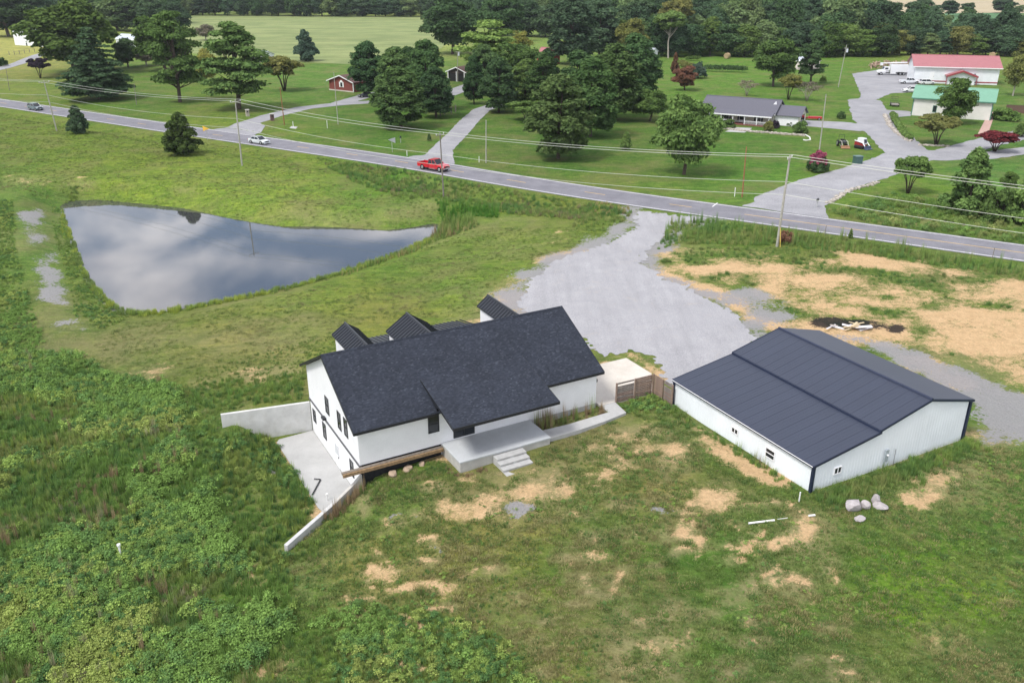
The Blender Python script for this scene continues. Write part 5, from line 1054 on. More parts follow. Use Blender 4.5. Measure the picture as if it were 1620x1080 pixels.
def proto(key, kind, W, H, n, leaf, seed, r0=.25, bark=None, stems=1, lim=14):
    rng = np.random.default_rng(seed); cl = []
    if kind == 'oak':
        for k in range(58):
            d = unit(rng.normal(size=3)); q = rng.uniform(.35, .8); c = np.array([d[0] * .5 * W * q, d[1] * .5 * W * q, .54 * H + d[2] * .47 * H * q]); r = W * rng.uniform(.1, .18); cl.append((c, (r, r, r * .8)))
    elif kind == 'wood':
        for k in range(70):
            d = unit(rng.normal(size=3)); q = rng.uniform(.4, .85); c = np.array([d[0] * .5 * W * q, d[1] * .5 * W * q, .48 * H + d[2] * .54 * H * q]); r = W * rng.uniform(.12, .19); cl.append((c, (r, r, r * .9)))
    elif kind == 'pine':
        for k in range(130):
            f = rng.random() ** 1.15; z = H * (.12 + .83 * f); R = .45 * W * math.sin(math.pi * (f * .78 + .2)) ** .8 + .01 * W; a = rng.random() * 6.283; q = rng.uniform(.3, 1) ** .5 * .92; r = W * rng.uniform(.085, .135); cl.append((np.array([math.cos(a) * R * q, math.sin(a) * R * q, z]), (r, r, r * .85)))
    elif kind == 'wpine':
        for k in range(46):
            f = rng.random(); z = H * (.2 + .76 * f); R = .5 * W * (.5 + .5 * math.sin(math.pi * min(1, f * .85 + .18))) * (1 - f ** 5 * .6); a = rng.random() * 6.283; RR = R * rng.uniform(.55, 1.0)
            for q in (.45, .8): r = W * rng.uniform(.09, .14); cl.append((np.array([math.cos(a) * RR * q, math.sin(a) * RR * q, z + H * .02 * q]), (r, r, r * .5)))
    elif kind == 'hemlock':
        T = 13
        for k in range(T):
            f = k / (T - 1); z = H * (.12 + .86 * f); R = .5 * W * (1 - f) ** .75 * min(1, .7 + f * 3) + .03 * W; nb = max(3, int(10 * (1 - f) + 2)); off = rng.random() * 6
            for j in range(nb):
                a = off + 6.283 * j / nb + rng.normal() * .2; RR = R * rng.uniform(.72, 1.1)
                for q in (.35, .65, .92): r = W * .075 * (1.25 - q * .4) * (.6 + .6 * (1 - f)); cl.append((np.array([math.cos(a) * RR * q, math.sin(a) * RR * q, z - H * .035 * q * q + rng.normal() * .008 * H]), (r * 1.35, r * 1.35, r * .42)))
    elif kind == 'cedar':
        for k in range(110):
            f = rng.random() ** .9; z = H * (.05 + .9 * f); R = .5 * W * min(1, (f + .15) * 3) * (1 - f) ** .62; a = rng.random() * 6.283; q = rng.uniform(.3, .95); r = W * rng.uniform(.08, .13) * (1 - f * .35); cl.append((np.array([math.cos(a) * R * q, math.sin(a) * R * q, z]), (r, r, r * 1.25)))
    elif kind == 'vase':
        for k in range(50):
            d = unit(rng.normal(size=3)); q = rng.uniform(.5, .9); c = np.array([d[0] * .5 * W * q, d[1] * .5 * W * q, .68 * H + d[2] * .27 * H * q]); r = W * rng.uniform(.07, .12); cl.append((c, (r, r, r * .7)))
    elif kind == 'shrub':
        for k in range(40):
            d = unit(rng.normal(size=3)); d[2] = abs(d[2]); q = rng.uniform(.5, .85); c = np.array([d[0] * .5 * W * q, d[1] * .5 * W * q, .1 * H + d[2] * .8 * H * q]); r = W * rng.uniform(.1, .16); cl.append((c, (r, r, r * .9)))
    elif kind == 'tall':
        for k in range(40):
            d = unit(rng.normal(size=3)); q = rng.uniform(.4, .85); c = np.array([d[0] * .5 * W * q, d[1] * .5 * W * q, .76 * H + d[2] * .22 * H * q]); r = W * rng.uniform(.1, .17); cl.append((c, (r, r, r * .7)))
    V, F = leaves(cl, int(n * 2.1), leaf * 1.12, rng); crown = raw_mesh('crown', V, F, M_leaf); trunk = limb_mesh('trunk', H, W, cl, rng, r0, bark or M_bark, stems, lim=lim, top=.9 if kind != 'oak' else .75)
    PROTO[key] = (crown, trunk, W, H)
for k in range(3): proto('oak%d' % k, 'oak', 12, 14, 9000, .30, 100 + k, .32)
for k in range(3): proto('wood%d' % k, 'wood', 12, 15, 7000, .32, 150 + k, .3)
for k in range(3): proto('pine%d' % k, 'pine', 9, 15, 9500, .25, 200 + k, .26)
for k in range(2): proto('hem%d' % k, 'hemlock', 12, 15, 9500, .27, 300 + k, .28, lim=30)
for k in range(3): proto('wp%d' % k, 'wpine', 12, 16, 8500, .26, 350 + k, .34, lim=40)
for k in range(2): proto('ced%d' % k, 'cedar', 6, 8, 7000, .19, 400 + k, .16)
for k in range(2): proto('vase%d' % k, 'vase', 7, 6.5, 4200, .18, 500 + k, .16, stems=5)
for k in range(2): proto('shrub%d' % k, 'shrub', 3, 2.2, 1800, .12, 600 + k, .06, stems=4)
proto('tall0', 'tall', 11, 20, 5000, .32, 700, .3, M_barkp, lim=18); proto('sparse0', 'vase', 7, 6, 700, .14, 800, .14, M_barkp, stems=6); proto('sparse1', 'oak', 10, 12, 3000, .24, 801, .25, M_barkp, lim=26)
TC = {'pine': (0.087, 0.151, 0.056), 'pined': (0.066, 0.124, 0.052), 'pinel': (0.113, 0.182, 0.061), 'oak': (0.103, 0.167, 0.050), 'oakd': (0.066, 0.120, 0.050), 'olive': (0.173, 0.188, 0.063), 'hem': (0.076, 0.127, 0.064), 'lime': (0.158, 0.255, 0.075), 'blue': (0.087, 0.138, 0.099),
      'cedar': (0.076, 0.124, 0.041), 'purple': (0.042, 0.033, 0.051), 'maroon': (0.143, 0.033, 0.042), 'pink': (0.450, 0.112, 0.195), 'grey': (0.210, 0.203, 0.150), 'yellow': (0.285, 0.285, 0.075), 'mid': (0.154, 0.244, 0.073), 'rust': (0.195, 0.105, 0.068), 'far': (0.073, 0.127, 0.068), 'farl': (0.148, 0.216, 0.090)}
def tree(name, pk, color, base, topy, wid, label, cat='tree', group=None, rz=None, jit=.0, ground_pt=None):
    cr, tr, W, H = PROTO[pk]; p = ground_pt or at(*base); h_ = up_to(p, topy); wd = wpx(p, wid); rz = R0.random() * 6.28 if rz is None else rz
    t_ = thing(name, label, cat, p, rz, group, (wd / W, wd / W, h_ / H)); o1 = link('trunk', tr, None, t_); o2 = link('crown', cr, None, t_)
    c = TC[color]; k = R0.uniform(.8, 1.22); o2.color = (c[0] * k * R0.uniform(.94, 1.06), c[1] * k, c[2] * k * R0.uniform(.92, 1.08), 1); return t_
TREES = [
 ('leafy_tree', 'oak0', 'oak', (118, 116), -4, 150, 'biggest leafy tree of the left lawn, right of the white barn'),
 ('hemlock_tree', 'hem0', 'hem', (157, 157), 44, 112, 'dark tiered hemlock with drooping layered branches on the left lawn'),
 ('pine_tree', 'wp0', 'pinel', (285, 162), 14, 100, 'tall open-branched pine with bare lower trunk on the left lawn'),
 ('pine_tree', 'wp1', 'pinel', (378, 173), 36, 130, 'broad spreading pine behind the second power pole'),
 ('plum_tree', 'vase0', 'purple', (64, 124), 89, 36, 'small dark purple tree beside the gravel lane'),
 ('leafy_tree', 'oak1', 'oakd', (14, 58), -14, 100, 'dark tree at the top left corner behind the white barn'),
 ('leafy_tree', 'oak2', 'far', (60, 50), -16, 70, 'dark tree behind the white barn roof at upper left'),
 ('leafy_tree', 'oak1', 'oakd', (203, 107), 60, 48, 'small dark tree between the hemlock and the tall open pine'),
 ('leafy_tree', 'oak2', 'oak', (262, 112), 18, 96, 'olive-crowned leafy tree behind the tall open pine'),
 ('leafy_tree', 'oak0', 'yellow', (328, 133), 76, 52, 'yellowish tree partly hidden by the broad spreading pine'),
 ('leafy_tree', 'sparse1', 'grey', (326, 64), 37, 36, 'greyish thin tree at the edge of the hay field'),
 ('cedar_tree', 'ced0', 'hem', (125, 211), 167, 40, 'small round cedar beside the highway near the grey SUV'),
 ('cedar_tree', 'ced1', 'cedar', (290, 244), 179, 68, 'dense dark cedar bush right beside the yellow pennant sign'),
 ('spruce_tree', 'ced0', 'blue', (484, 97), 47, 46, 'lone blue spruce at the edge of the hay field'),
 ('leafy_tree', 'vase1', 'olive', (450, 144), 84, 70, 'olive many-stemmed tree left of the brick house'),
 ('shrub_tree', 'shrub0', 'oakd', (2, 105), 88, 20, 'dark bush at the left edge by the gravel lane'),
 ('leafy_tree', 'sparse1', 'grey', (232, 104), 70, 50, 'bare-branched grey tree behind the lawn left of the tall pine'),
 ('pine_tree', 'pine0', 'pined', (584, 152), 66, 62, 'leftmost pine of the clump beside the brick house'),
 ('pine_tree', 'pine1', 'pine', (628, 165), 74, 70, 'inner left pine of the clump beside the brick house'),
 ('pine_tree', 'pine2', 'pine', (676, 176), 62, 70, 'tallest pine at the back of the clump beside the brick house'),
 ('pine_tree', 'pine0', 'pinel', (635, 203), 106, 91, 'front pine of the clump beside the brick house'),
 ('pine_tree', 'pine1', 'pined', (690, 186), 106, 63, 'right pine of the clump above the four dark posts'),
 ('leafy_tree', 'oak0', 'oakd', (716, 86), -12, 104, 'huge dark round tree at the right end of the hay field'),
 ('leafy_tree', 'oak1', 'oakd', (795, 66), -8, 76, 'dark round tree right of the huge dark one'),
 ('hemlock_tree', 'wp2', 'lime', (776, 132), 32, 118, 'bright yellow-green tiered tree behind the carport pole'),
 ('leafy_tree', 'sparse1', 'yellow', (822, 92), 46, 42, 'small yellowish tree right of the bright green tiered tree'),
 ('pine_tree', 'pine2', 'pined', (750, 165), 88, 38, 'slim dark pine with bare trunk beside the middle driveway'),
 ('pine_tree', 'pine0', 'pined', (789, 178), 92, 63, 'dark pine overhanging the end of the middle driveway'),
 ('pine_tree', 'pine1', 'pinel', (832, 168), 93, 60, 'light green pine right of the middle driveway'),
 ('pine_tree', 'pine2', 'pine', (765, 150), 70, 58, 'pine behind the end of the middle driveway'),
 ('leafy_tree', 'oak1', 'oak', (815, 140), 66, 80, 'leafy tree filling the grove behind the light green pine'),
 ('pine_tree', 'wp1', 'pine', (858, 175), 84, 70, 'dark open pine between the light green pine and the big pine row'),
 ('leafy_tree', 'oak2', 'oakd', (655, 140), 70, 80, 'dark leafy tree inside the clump beside the brick house'),
 ('pine_tree', 'pine0', 'pine', (915, 180), 80, 75, 'pine between the front and rear of the big pine row'),
 ('leafy_tree', 'vase0', 'mid', (834, 192), 158, 70, 'low spreading tree on the lawn left of the big pine row'),
 ('pine_tree', 'pine0', 'pinel', (883, 251), 118, 107, 'front pine of the big pine row in the middle'),
 ('pine_tree', 'pine2', 'pine', (934, 216), 92, 92, 'second pine of the big pine row in the middle'),
 ('pine_tree', 'pine1', 'pine', (970, 190), 68, 93, 'third pine of the big pine row in the middle'),
 ('pine_tree', 'pine0', 'pined', (1002, 172), 54, 83, 'rear pine of the big pine row, nearest the open lawn'),
 ('cedar_tree', 'ced1', 'pined', (866, 148), 78, 62, 'dark narrow evergreen left of the big pine row'),
 ('leafy_tree', 'oak2', 'oak', (1028, 192), 138, 64, 'small dark leafy tree at the foot of the big pine row'),
 ('spruce_tree', 'ced0', 'mid', (990, 237), 208, 22, 'tiny young conifer alone on the lawn before the pine row'),
 ('pine_tree', 'pine1', 'far', (904, 102), -12, 83, 'tall dark pine behind the big pine row'),
 ('pine_tree', 'pine2', 'far', (948, 92), -4, 70, 'dark pine right of the tall one behind the big pine row'),
 ('leafy_tree', 'oak2', 'olive', (996, 96), 26, 58, 'olive leafy tree behind the rear of the pine row'),
 ('leafy_tree', 'oak0', 'mid', (1082, 276), 144, 112, 'large fresh green leafy tree left of the ranch house'),
 ('leafy_tree', 'oak1', 'rust', (1083, 143), 104, 44, 'round reddish green tree on the back lawn'),
 ('plum_tree', 'ced0', 'rust', (1067, 117), 83, 16, 'slim purplish columnar tree above the round reddish tree'),
 ('leafy_tree', 'shrub1', 'blue', (1104, 124), 96, 30, 'grey-green bush beside the round reddish tree'),
 ('tall_tree', 'tall0', 'mid', (1057, 92), 16, 50, 'tall tree with bare pale trunk at the wood edge'),
 ('tall_tree', 'tall0', 'olive', (1070, 86), -6, 62, 'taller bare-trunked tree with thin brownish crown at the wood edge'),
 ('leafy_tree', 'oak1', 'oak', (1223, 137), 60, 74, 'round leafy tree behind the ranch house'),
 ('pine_tree', 'wp0', 'pined', (1282, 134), 46, 58, 'dark pine behind the ranch house, left of the transformer pole'),
 ('leafy_tree', 'vase1', 'olive', (1247, 158), 114, 42, 'olive vase-shaped tree behind the ranch house wing'),
 ('leafy_tree', 'sparse0', 'grey', (1276, 160), 128, 46, 'faint bare grey tree right of the olive vase-shaped tree'),
 ('leafy_tree', 'sparse0', 'grey', (1181, 152), 126, 34, 'faint bare grey tree above the ranch house roof'),
 ('round_tree', 'wood0', 'oak', (1506, 196), 124, 62, 'dense round tree in front of the green-roofed garage'),
 ('leafy_tree', 'vase0', 'olive', (1481, 229), 177, 72, 'wide vase-shaped tree below the green-roofed garage'),
 ('maple_tree', 'vase1', 'maroon', (1573, 240), 206, 68, 'maroon spreading maple at the right by the gravel lane'),
 ('leafy_tree', 'vase1', 'mid', (1436, 306), 242, 66, 'small leafy tree above the roadside bank at the right'),
 ('spruce_tree', 'ced1', 'mid', (1528, 340), 236, 88, 'conical evergreen in the roadside thicket at the right'),
 ('leafy_tree', 'shrub0', 'oak', (1576, 348), 285, 66, 'bushy tree right of the conical evergreen in the thicket'),
 ('leafy_tree', 'shrub1', 'mid', (1620, 352), 280, 70, 'bushy tree at the right frame edge in the thicket'),
 ('leafy_tree', 'oak1', 'mid', (1592, 310), 270, 30, 'slim leafy sapling behind the thicket'),
 ('leafy_tree', 'sparse1', 'olive', (1602, 152), 78, 46, 'thin half-bare tree right of the red-roofed shop'),
 ('crape_myrtle', 'shrub0', 'oakd', (1292, 272), 240, 34, 'pink flowering crape myrtle on the lawn by the pole'),
 ('shrub', 'shrub0', 'oak', (1266, 210), 188, 28, 'round green shrub at the right corner of the ranch house', 'shrub'),
 ('shrub', 'shrub1', 'oakd', (1249, 199), 186, 18, 'small dark shrub against the ranch house wing', 'shrub'),
 ('shrub', 'shrub1', 'purple', (1226, 203), 189, 16, 'dark purple shrub at the ranch house porch corner', 'shrub'),
 ('shrub', 'shrub0', 'olive', (1215, 207), 188, 18, 'greyish shrub before the ranch house porch end', 'shrub'),
 ('shrub', 'shrub0', 'oak', (1148, 202), 186, 34, 'low green shrub in front of the ranch house porch', 'shrub'),
 ('shrub', 'shrub0', 'oakd', (1330, 188), 174, 14, 'small dark shrub beside the big gravel lane', 'shrub'),
 ('shrub', 'shrub1', 'mid', (1302, 131), 119, 12, 'small bush below the transformer pole', 'shrub'),
 ('shrub', 'shrub0', 'mid', (1592, 190), 168, 44, 'green shrub in the flower bed right of the garage', 'shrub'),
 ('shrub', 'shrub1', 'oak', (1616, 216), 192, 30, 'shrub at the right edge by the maroon maple', 'shrub'),
 ('shrub', 'shrub1', 'oakd', (679, 223), 210, 7, 'tiny dark shrub left of the middle driveway', 'shrub'),
 ('shrub', 'shrub0', 'rust', (1243, 385), 362, 26, 'brownish bush at the foot of the tall pale pole', 'shrub'),
 ('shrub', 'ced1', 'mid', (1345, 377), 362, 10, 'tiny cedar in the roadside grass right of the pole', 'shrub'),
 ('shrub', 'shrub1', 'lime', (1035, 634), 623, 8, 'bright yellow-green plant at the fence corner', 'shrub'),
]
for T in TREES:
    tt = tree(T[0], T[1], T[2], T[3], T[4], T[5], T[6], T[7] if len(T) > 7 else 'tree')
    if T[0] == 'crape_myrtle':
        o_ = link('blossom', PROTO['shrub1'][0], None, tt); o_.location = (0, 0, PROTO[T[1]][3] * .38); o_.scale = (.92, .92, .78); o_.color = (.34, .085, .15, 1)
# trees of the woods that can be told apart: front rows, then the mass behind them
rw = random.Random(21); WOODS = []
ORD = ['leftmost'] + [q + ' from left' for q in 'second third fourth fifth sixth seventh eighth ninth tenth eleventh twelfth thirteenth fourteenth fifteenth sixteenth seventeenth eighteenth nineteenth twentieth twenty-first twenty-second twenty-third twenty-fourth twenty-fifth twenty-sixth twenty-seventh twenty-eighth'.split()]
def row(x0, x1, step, y0, y1, h0, h1, w_, cols, keys, label, group, jit=3):
    x = x0; k_ = 0
    while x < x1:
        f = (x - x0) / (x1 - x0); by = y0 + (y1 - y0) * f + rw.uniform(-jit, jit) * .35; ty = h0 + (h1 - h0) * f + rw.uniform(-9, 9)
        tree('woodland_tree', rw.choice(keys), rw.choice(cols), (x + rw.uniform(-4, 4), by), ty, w_ * rw.uniform(.8, 1.25), ORD[k_] + ' ' + label, 'tree', group); x += step * rw.uniform(.85, 1.15); k_ += 1
ok = ['wood0', 'wood1', 'wood2', 'wood0', 'wood1', 'pine1']
row(985, 1400, 26, 89, 90, 28, 40, 52, ['far', 'oakd', 'oak', 'far', 'farl', 'mid'], ok, 'tree in the front row of the wood behind the ranch house', 'front row of the right-hand wood')
row(1000, 1395, 30, 78, 78, 0, 2, 66, ['far', 'oakd', 'far', 'farl'], ok, 'tall dark tree in the second row of the ranch house wood', 'second row of the right-hand wood')
row(1395, 1640, 24, 87, 89, 46, 48, 46, ['far', 'oak', 'yellow', 'farl', 'oakd', 'olive'], ok, 'tree in the row between the shop and the bean field', 'trees behind the red-roofed shop')
row(1420, 1640, 45, 78, 78, 38, 40, 44, ['far', 'oakd', 'oak'], ok, 'tree at the near edge of the bean field', 'trees along the bean field')
row(285, 700, 20, 24.5, 27, -14, -12, 36, ['far', 'far', 'oakd', 'farl'], ok, 'tree in the edge of the far wood above the hay field', 'edge of the far wood', 1)
row(800, 1000, 30, 57, 60, 2, -2, 56, ['far', 'oakd', 'far'], ok, 'dark tree in the wood above the big pine row', 'wood above the pine row')
row(120, 300, 30, 48, 52, -6, -4, 60, ['far', 'oakd', 'farl'], ok, 'tree in the wood behind the left lawn', 'wood behind the left lawn')
for px, by, ty, w_, c_, lb in ((1410, 48, 6, 30, 'far', 'lone dark tree left of the bean field'), (1452, 46, -4, 60, 'far', 'dark tree clump at the near left corner of the bean field'), (1500, 26, 0, 36, 'far', 'tree on the hedge line behind the bean field'), (1530, 21, 4, 24, 'far', 'small tree on the hedge line behind the bean field'), (1585, 21, -4, 40, 'far', 'dark tree on the hedge line, far right'), (1612, 22, 8, 20, 'farl', 'small tree at the far right end of the hedge line')):
    tree('field_tree', 'oak1', c_, (px, by), ty, w_, lb)

# ---- scattering helper: one countless mass = one object
SCM = {}; TM = {}
def tint_mat(c):
    if c not in TM: TM[c] = leaf_mat('leaf_%d' % len(TM), (tuple(k * .78 for k in c), tuple(k * 1.22 for k in c)), .35, False, .22)
    return TM[c]
def scatter(name, pts, rot, scl, protos, pick, kind='stuff', label=None):
    me = bpy.data.meshes.new(name); n = len(pts); me.vertices.add(n); me.vertices.foreach_set('co', np.asarray(pts, np.float32).ravel())
    a = me.attributes.new('rot', 'FLOAT', 'POINT'); a.data.foreach_set('value', np.asarray(rot, np.float32))
    a = me.attributes.new('scl', 'FLOAT_VECTOR', 'POINT'); a.data.foreach_set('vector', np.asarray(scl, np.float32).ravel())
    a = me.attributes.new('pick', 'INT', 'POINT'); a.data.foreach_set('value', np.asarray(pick, np.int32))
    c_ = bpy.data.collections.new(name + '_kinds')
    for k, (pm, colr) in enumerate(protos):
        key = (pm.name, tuple(round(q, 4) for q in colr))
        if key not in SCM:
            pm2 = pm.copy(); pm2.materials.clear(); pm2.materials.append(tint_mat(key[1])); SCM[key] = pm2
        o_ = bpy.data.objects.new('%s_kind_%02d' % (name, k), SCM[key]); c_.objects.link(o_)
    o = link(name, me); g_ = bpy.data.node_groups.new(name, 'GeometryNodeTree')
    g_.interface.new_socket('Geometry', in_out='INPUT', socket_type='NodeSocketGeometry'); g_.interface.new_socket('Geometry', in_out='OUTPUT', socket_type='NodeSocketGeometry')
    i_ = g_.nodes.new('NodeGroupInput'); q = g_.nodes.new('NodeGroupOutput'); ip = g_.nodes.new('GeometryNodeInstanceOnPoints'); ci = g_.nodes.new('GeometryNodeCollectionInfo')
    ci.inputs['Collection'].default_value = c_; ci.inputs['Separate Children'].default_value = True; ci.inputs['Reset Children'].default_value = True
    def na(nm, ty): x = g_.nodes.new('GeometryNodeInputNamedAttribute'); x.data_type = ty; x.inputs['Name'].default_value = nm; return x.outputs['Attribute']
    cx = g_.nodes.new('ShaderNodeCombineXYZ'); g_.links.new(na('rot', 'FLOAT'), cx.inputs[2]); er = g_.nodes.new('FunctionNodeEulerToRotation'); g_.links.new(cx.outputs[0], er.inputs[0])
    L = g_.links.new; L(i_.outputs[0], ip.inputs['Points']); L(ci.outputs[0], ip.inputs['Instance']); ip.inputs['Pick Instance'].default_value = True; L(na('pick', 'INT'), ip.inputs['Instance Index']); L(er.outputs[0], ip.inputs['Rotation']); L(na('scl', 'FLOAT_VECTOR'), ip.inputs['Scale']); L(ip.outputs[0], q.inputs[0])
    md = o.modifiers.new('scatter', 'NODES'); md.node_group = g_
    if kind: o['kind'] = kind
    if label: o['label'] = label
    return o
nr_ = np.random.default_rng(5)
# the mass of the woods behind the front rows
WP = [[tuple(at_z(x, y, .3)[:2]) for x, y in q] for q in ([(985,86),(1395,87),(1370,40),(1370,10),(1000,10),(960,30)], [(260,24),(720,26),(820,50),(990,56),(990,10),(700,-12),(250,-12)], [(-60,46),(110,46),(290,40),(290,22),(240,-12),(-60,-12)], [(1400,84),(1650,84),(1650,68),(1400,70)])]
pts = []; scl = []
for q, dens in zip(WP, (.009, .004, .004, .012)):
    q_ = np.array(q); lo, hi = q_.min(0), q_.max(0); n = int((hi - lo).prod() * dens); c_ = lo + nr_.random((n, 2)) * (hi - lo); c_ = c_[sd_poly(q, c_[:, 0], c_[:, 1]) < -3]; pts.append(c_)
P2 = np.vstack(pts); P3 = np.c_[P2, ground(P2[:, 0], P2[:, 1])]; n = len(P3); s_ = nr_.uniform(.85, 1.45, (n, 1)); s3 = np.c_[s_, s_, s_ * nr_.uniform(.9, 1.3, (n, 1))]
low = sd_poly(WP[3], P2[:, 0], P2[:, 1]) < 0; s3[low] *= .75
scatter('wood', P3, nr_.random(n) * 6.28, s3, [(PROTO['wood0'][0], TC['far']), (PROTO['wood1'][0], TC['oakd']), (PROTO['wood2'][0], TC['farl']), (PROTO['pine1'][0], TC['far']), (PROTO['wood1'][0], TC['far'])], nr_.integers(0, 5, n), label='far dark woods behind the fields')

# ---- weeds and grasses
def leafy(seed, n, R_, H_, size, up=.6):
    rng = np.random.default_rng(seed); cl = [(np.array([rng.normal() * R_ * .45, rng.normal() * R_ * .45, H_ * rng.uniform(.3, .75)]), (R_ * .42, R_ * .42, H_ * .32)) for _ in range(7)]
    return leaves(cl, n, size, rng, up, .8, shell=.3)
def blades(seed, n, R_, H_, w_, lean=.35):
    rng = np.random.default_rng(seed); a = rng.random(n) * 6.283; r = R_ * np.sqrt(rng.random(n)) * .55; b0 = np.c_[np.cos(a) * r, np.sin(a) * r, np.zeros(n)]; h_ = H_ * rng.uniform(.55, 1.1, n); a2 = a + rng.normal(size=n) * .8
    tip = b0 + np.c_[np.cos(a2) * h_ * lean * rng.random(n), np.sin(a2) * h_ * lean * rng.random(n), h_]; sd = np.c_[-np.sin(a2), np.cos(a2), np.zeros(n)] * w_
    V = np.stack([b0 - sd, b0 + sd, tip], 1).reshape(-1, 3); return V, np.arange(3 * n).reshape(n, 3)
M_weed = leaf_mat('weed_leaves', None, .4, True, .25)
def wmesh(nm, VF): return raw_mesh(nm, VF[0], VF[1], M_weed)
LF = [wmesh('weed', leafy(900 + k, 210, .55, .65, .056)) for k in range(3)]; GT = [wmesh('tuft', blades(920 + k, 46, .4, .5, .018)) for k in range(3)]; ST = [wmesh('stalk', blades(940 + k, 26, .25, 1.5, .016, .12)) for k in range(2)]; SH = [wmesh('short', blades(960 + k, 30, .5, .16, .02, .8)) for k in range(2)]
WG = [(.185, .305, .078), (.14, .25, .078), (.24, .345, .088), (.10, .195, .065), (.29, .36, .10)]; GG = [(0.210, 0.298, 0.088), (0.280, 0.324, 0.114), (0.166, 0.263, 0.079), (0.385, 0.350, 0.158)]; YG = [(0.350, 0.420, 0.088), (0.280, 0.385, 0.088)]; BR = [(0.280, 0.210, 0.126), (0.364, 0.280, 0.168)]
def area_pts(poly, dens, is_px=True):
    W = px_poly(poly) if is_px else poly; q_ = np.array(W); lo, hi = q_.min(0), q_.max(0); n = int((hi - lo).prod() * dens); c_ = lo + nr_.random((n, 2)) * (hi - lo); return c_[sd_poly(W, c_[:, 0], c_[:, 1]) < 0]
def line_pts(pl, width, dens, is_px=True):
    W = [Vector((*p, 0)) for p in (px_poly(pl) if is_px else pl)]; out_ = []
    for a, b_ in zip(W[:-1], W[1:]):
        L = (b_ - a).length; n = int(L * width * dens) + 1; d_ = (b_ - a) / L; nn_ = Vector((-d_.y, d_.x, 0)); f = nr_.random(n); g_ = nr_.normal(size=n) * width * .35; out_.append(np.c_[a.x + (b_ - a).x * f + nn_.x * g_, a.y + (b_ - a).y * f + nn_.y * g_])
    return np.vstack(out_)
def blocked(c):            # keep plants off buildings, slabs, roads and water
    hx, hy = w2h(c[:, 0], c[:, 1]); cb, sb = math.cos(BYAW), math.sin(BYAW); x = c[:, 0] - BO[0]; y = c[:, 1] - BO[1]; bx, by = cb * x + sb * y, -sb * x + cb * y
    k = ((hx > .2) & (hx < 21) & (hy > -6.4) & (hy < 9)) | ((bx > -.05) & (bx < 16.4) & (by > -.05) & (by < 15.5)) | ((hx > 6.7) & (hx < 14.7) & (hy > -9.7) & (hy < -6)) | ((hx > 9.4) & (hx < 12.2) & (hy > -11.8) & (hy < -9))
    k |= ((hx > -2.75) & (hx < .5) & (hy > -6.6) & (hy < 6.3)) | ((hx > 21) & (hx < 28.7) & (hy > -6.5) & (hy < .5)) | ((hx > 14.5) & (hx < 22.5) & (hy > -9.0) & (hy < -7.75))
    fwl = np.array(FW); dfw = sd_line([tuple(q) for q in fwl], hx, hy); sgn = (hy > np.interp(hx, fwl[::-1, 0], fwl[::-1, 1])); k |= (dfw < .28) | ((dfw < 1.0) & sgn & (hx < .3)) | ((hx > -3.2) & (hx < .4) & (hy > 5.3) & (hy < 7.2))
    k |= sd_line(ROADL, c[:, 0], c[:, 1]) < 4.4
    k |= sd_poly(POND, c[:, 0], c[:, 1]) < .1
    return ~k
def plant(name, sets, label):
    P_, S_, K_ = [], [], []; protos = []; 
    for c, meshes, cols, smin, smax in sets:
        c = c[blocked(c)]
        if not len(c): continue
        i0 = len(protos); protos += [(m_, c_) for m_ in meshes for c_ in cols]; n = len(c)
        k = i0 + nr_.integers(0, len(meshes) * len(cols), n)
        # colour drifts in patches rather than plant by plant
        pc = np.clip((fbm(c[:, 0] / 4, c[:, 1] / 4, 77, 3) - .28) / .44 * len(cols) + nr_.normal(size=n) * .7, 0, len(cols) - .01).astype(int); k = i0 + nr_.integers(0, len(meshes), n) * len(cols) + pc
        P_.append(np.c_[c, ground(c[:, 0], c[:, 1]) - .02]); s = nr_.uniform(smin, smax, (n, 1)) * (.75 + .5 * fbm(c[:, 0] / 2.5, c[:, 1] / 2.5, 33, 3))[:, None]; S_.append(np.c_[s, s, s * nr_.uniform(.8, 1.25, (n, 1))]); K_.append(k)
    P_ = np.vstack(P_); scatter(name, P_, nr_.random(len(P_)) * 6.28, np.vstack(S_), protos, np.concatenate(K_), label=label)
W1 = [(-420,560),(120,560),(180,598),(285,612),(292,690),(330,750),(345,820),(378,870),(425,940),(462,1000),(430,1240),(200,1260),(-200,1240),(-420,900)]
W1b = [(300,640),(350,690),(425,690),(445,720),(500,800),(455,890),(470,980),(425,940),(378,870),(345,820),(330,750),(292,690)]
W2 = [(-300,300),(20,318),(26,400),(48,480),(70,545),(0,565),(-300,565)]; W2b = [(82,325),(102,335),(122,400),(150,460),(200,505),(165,525),(120,500),(108,440),(86,380)]; W3 = [(480,990),(560,955),(700,975),(800,1010),(860,1100),(470,1100)]
def grassy(c, lim=.42): return c[(sample(dmask, c[:, 0], c[:, 1]) < lim) & (sample(grav, c[:, 0], c[:, 1]) < .4) & (sample(char, c[:, 0], c[:, 1]) < .3)]
def thin(c, s, lo, hi, sc_=6): f = fbm(c[:, 0] / sc_, c[:, 1] / sc_, s, 4); return c[(f > lo) & (f < hi)]
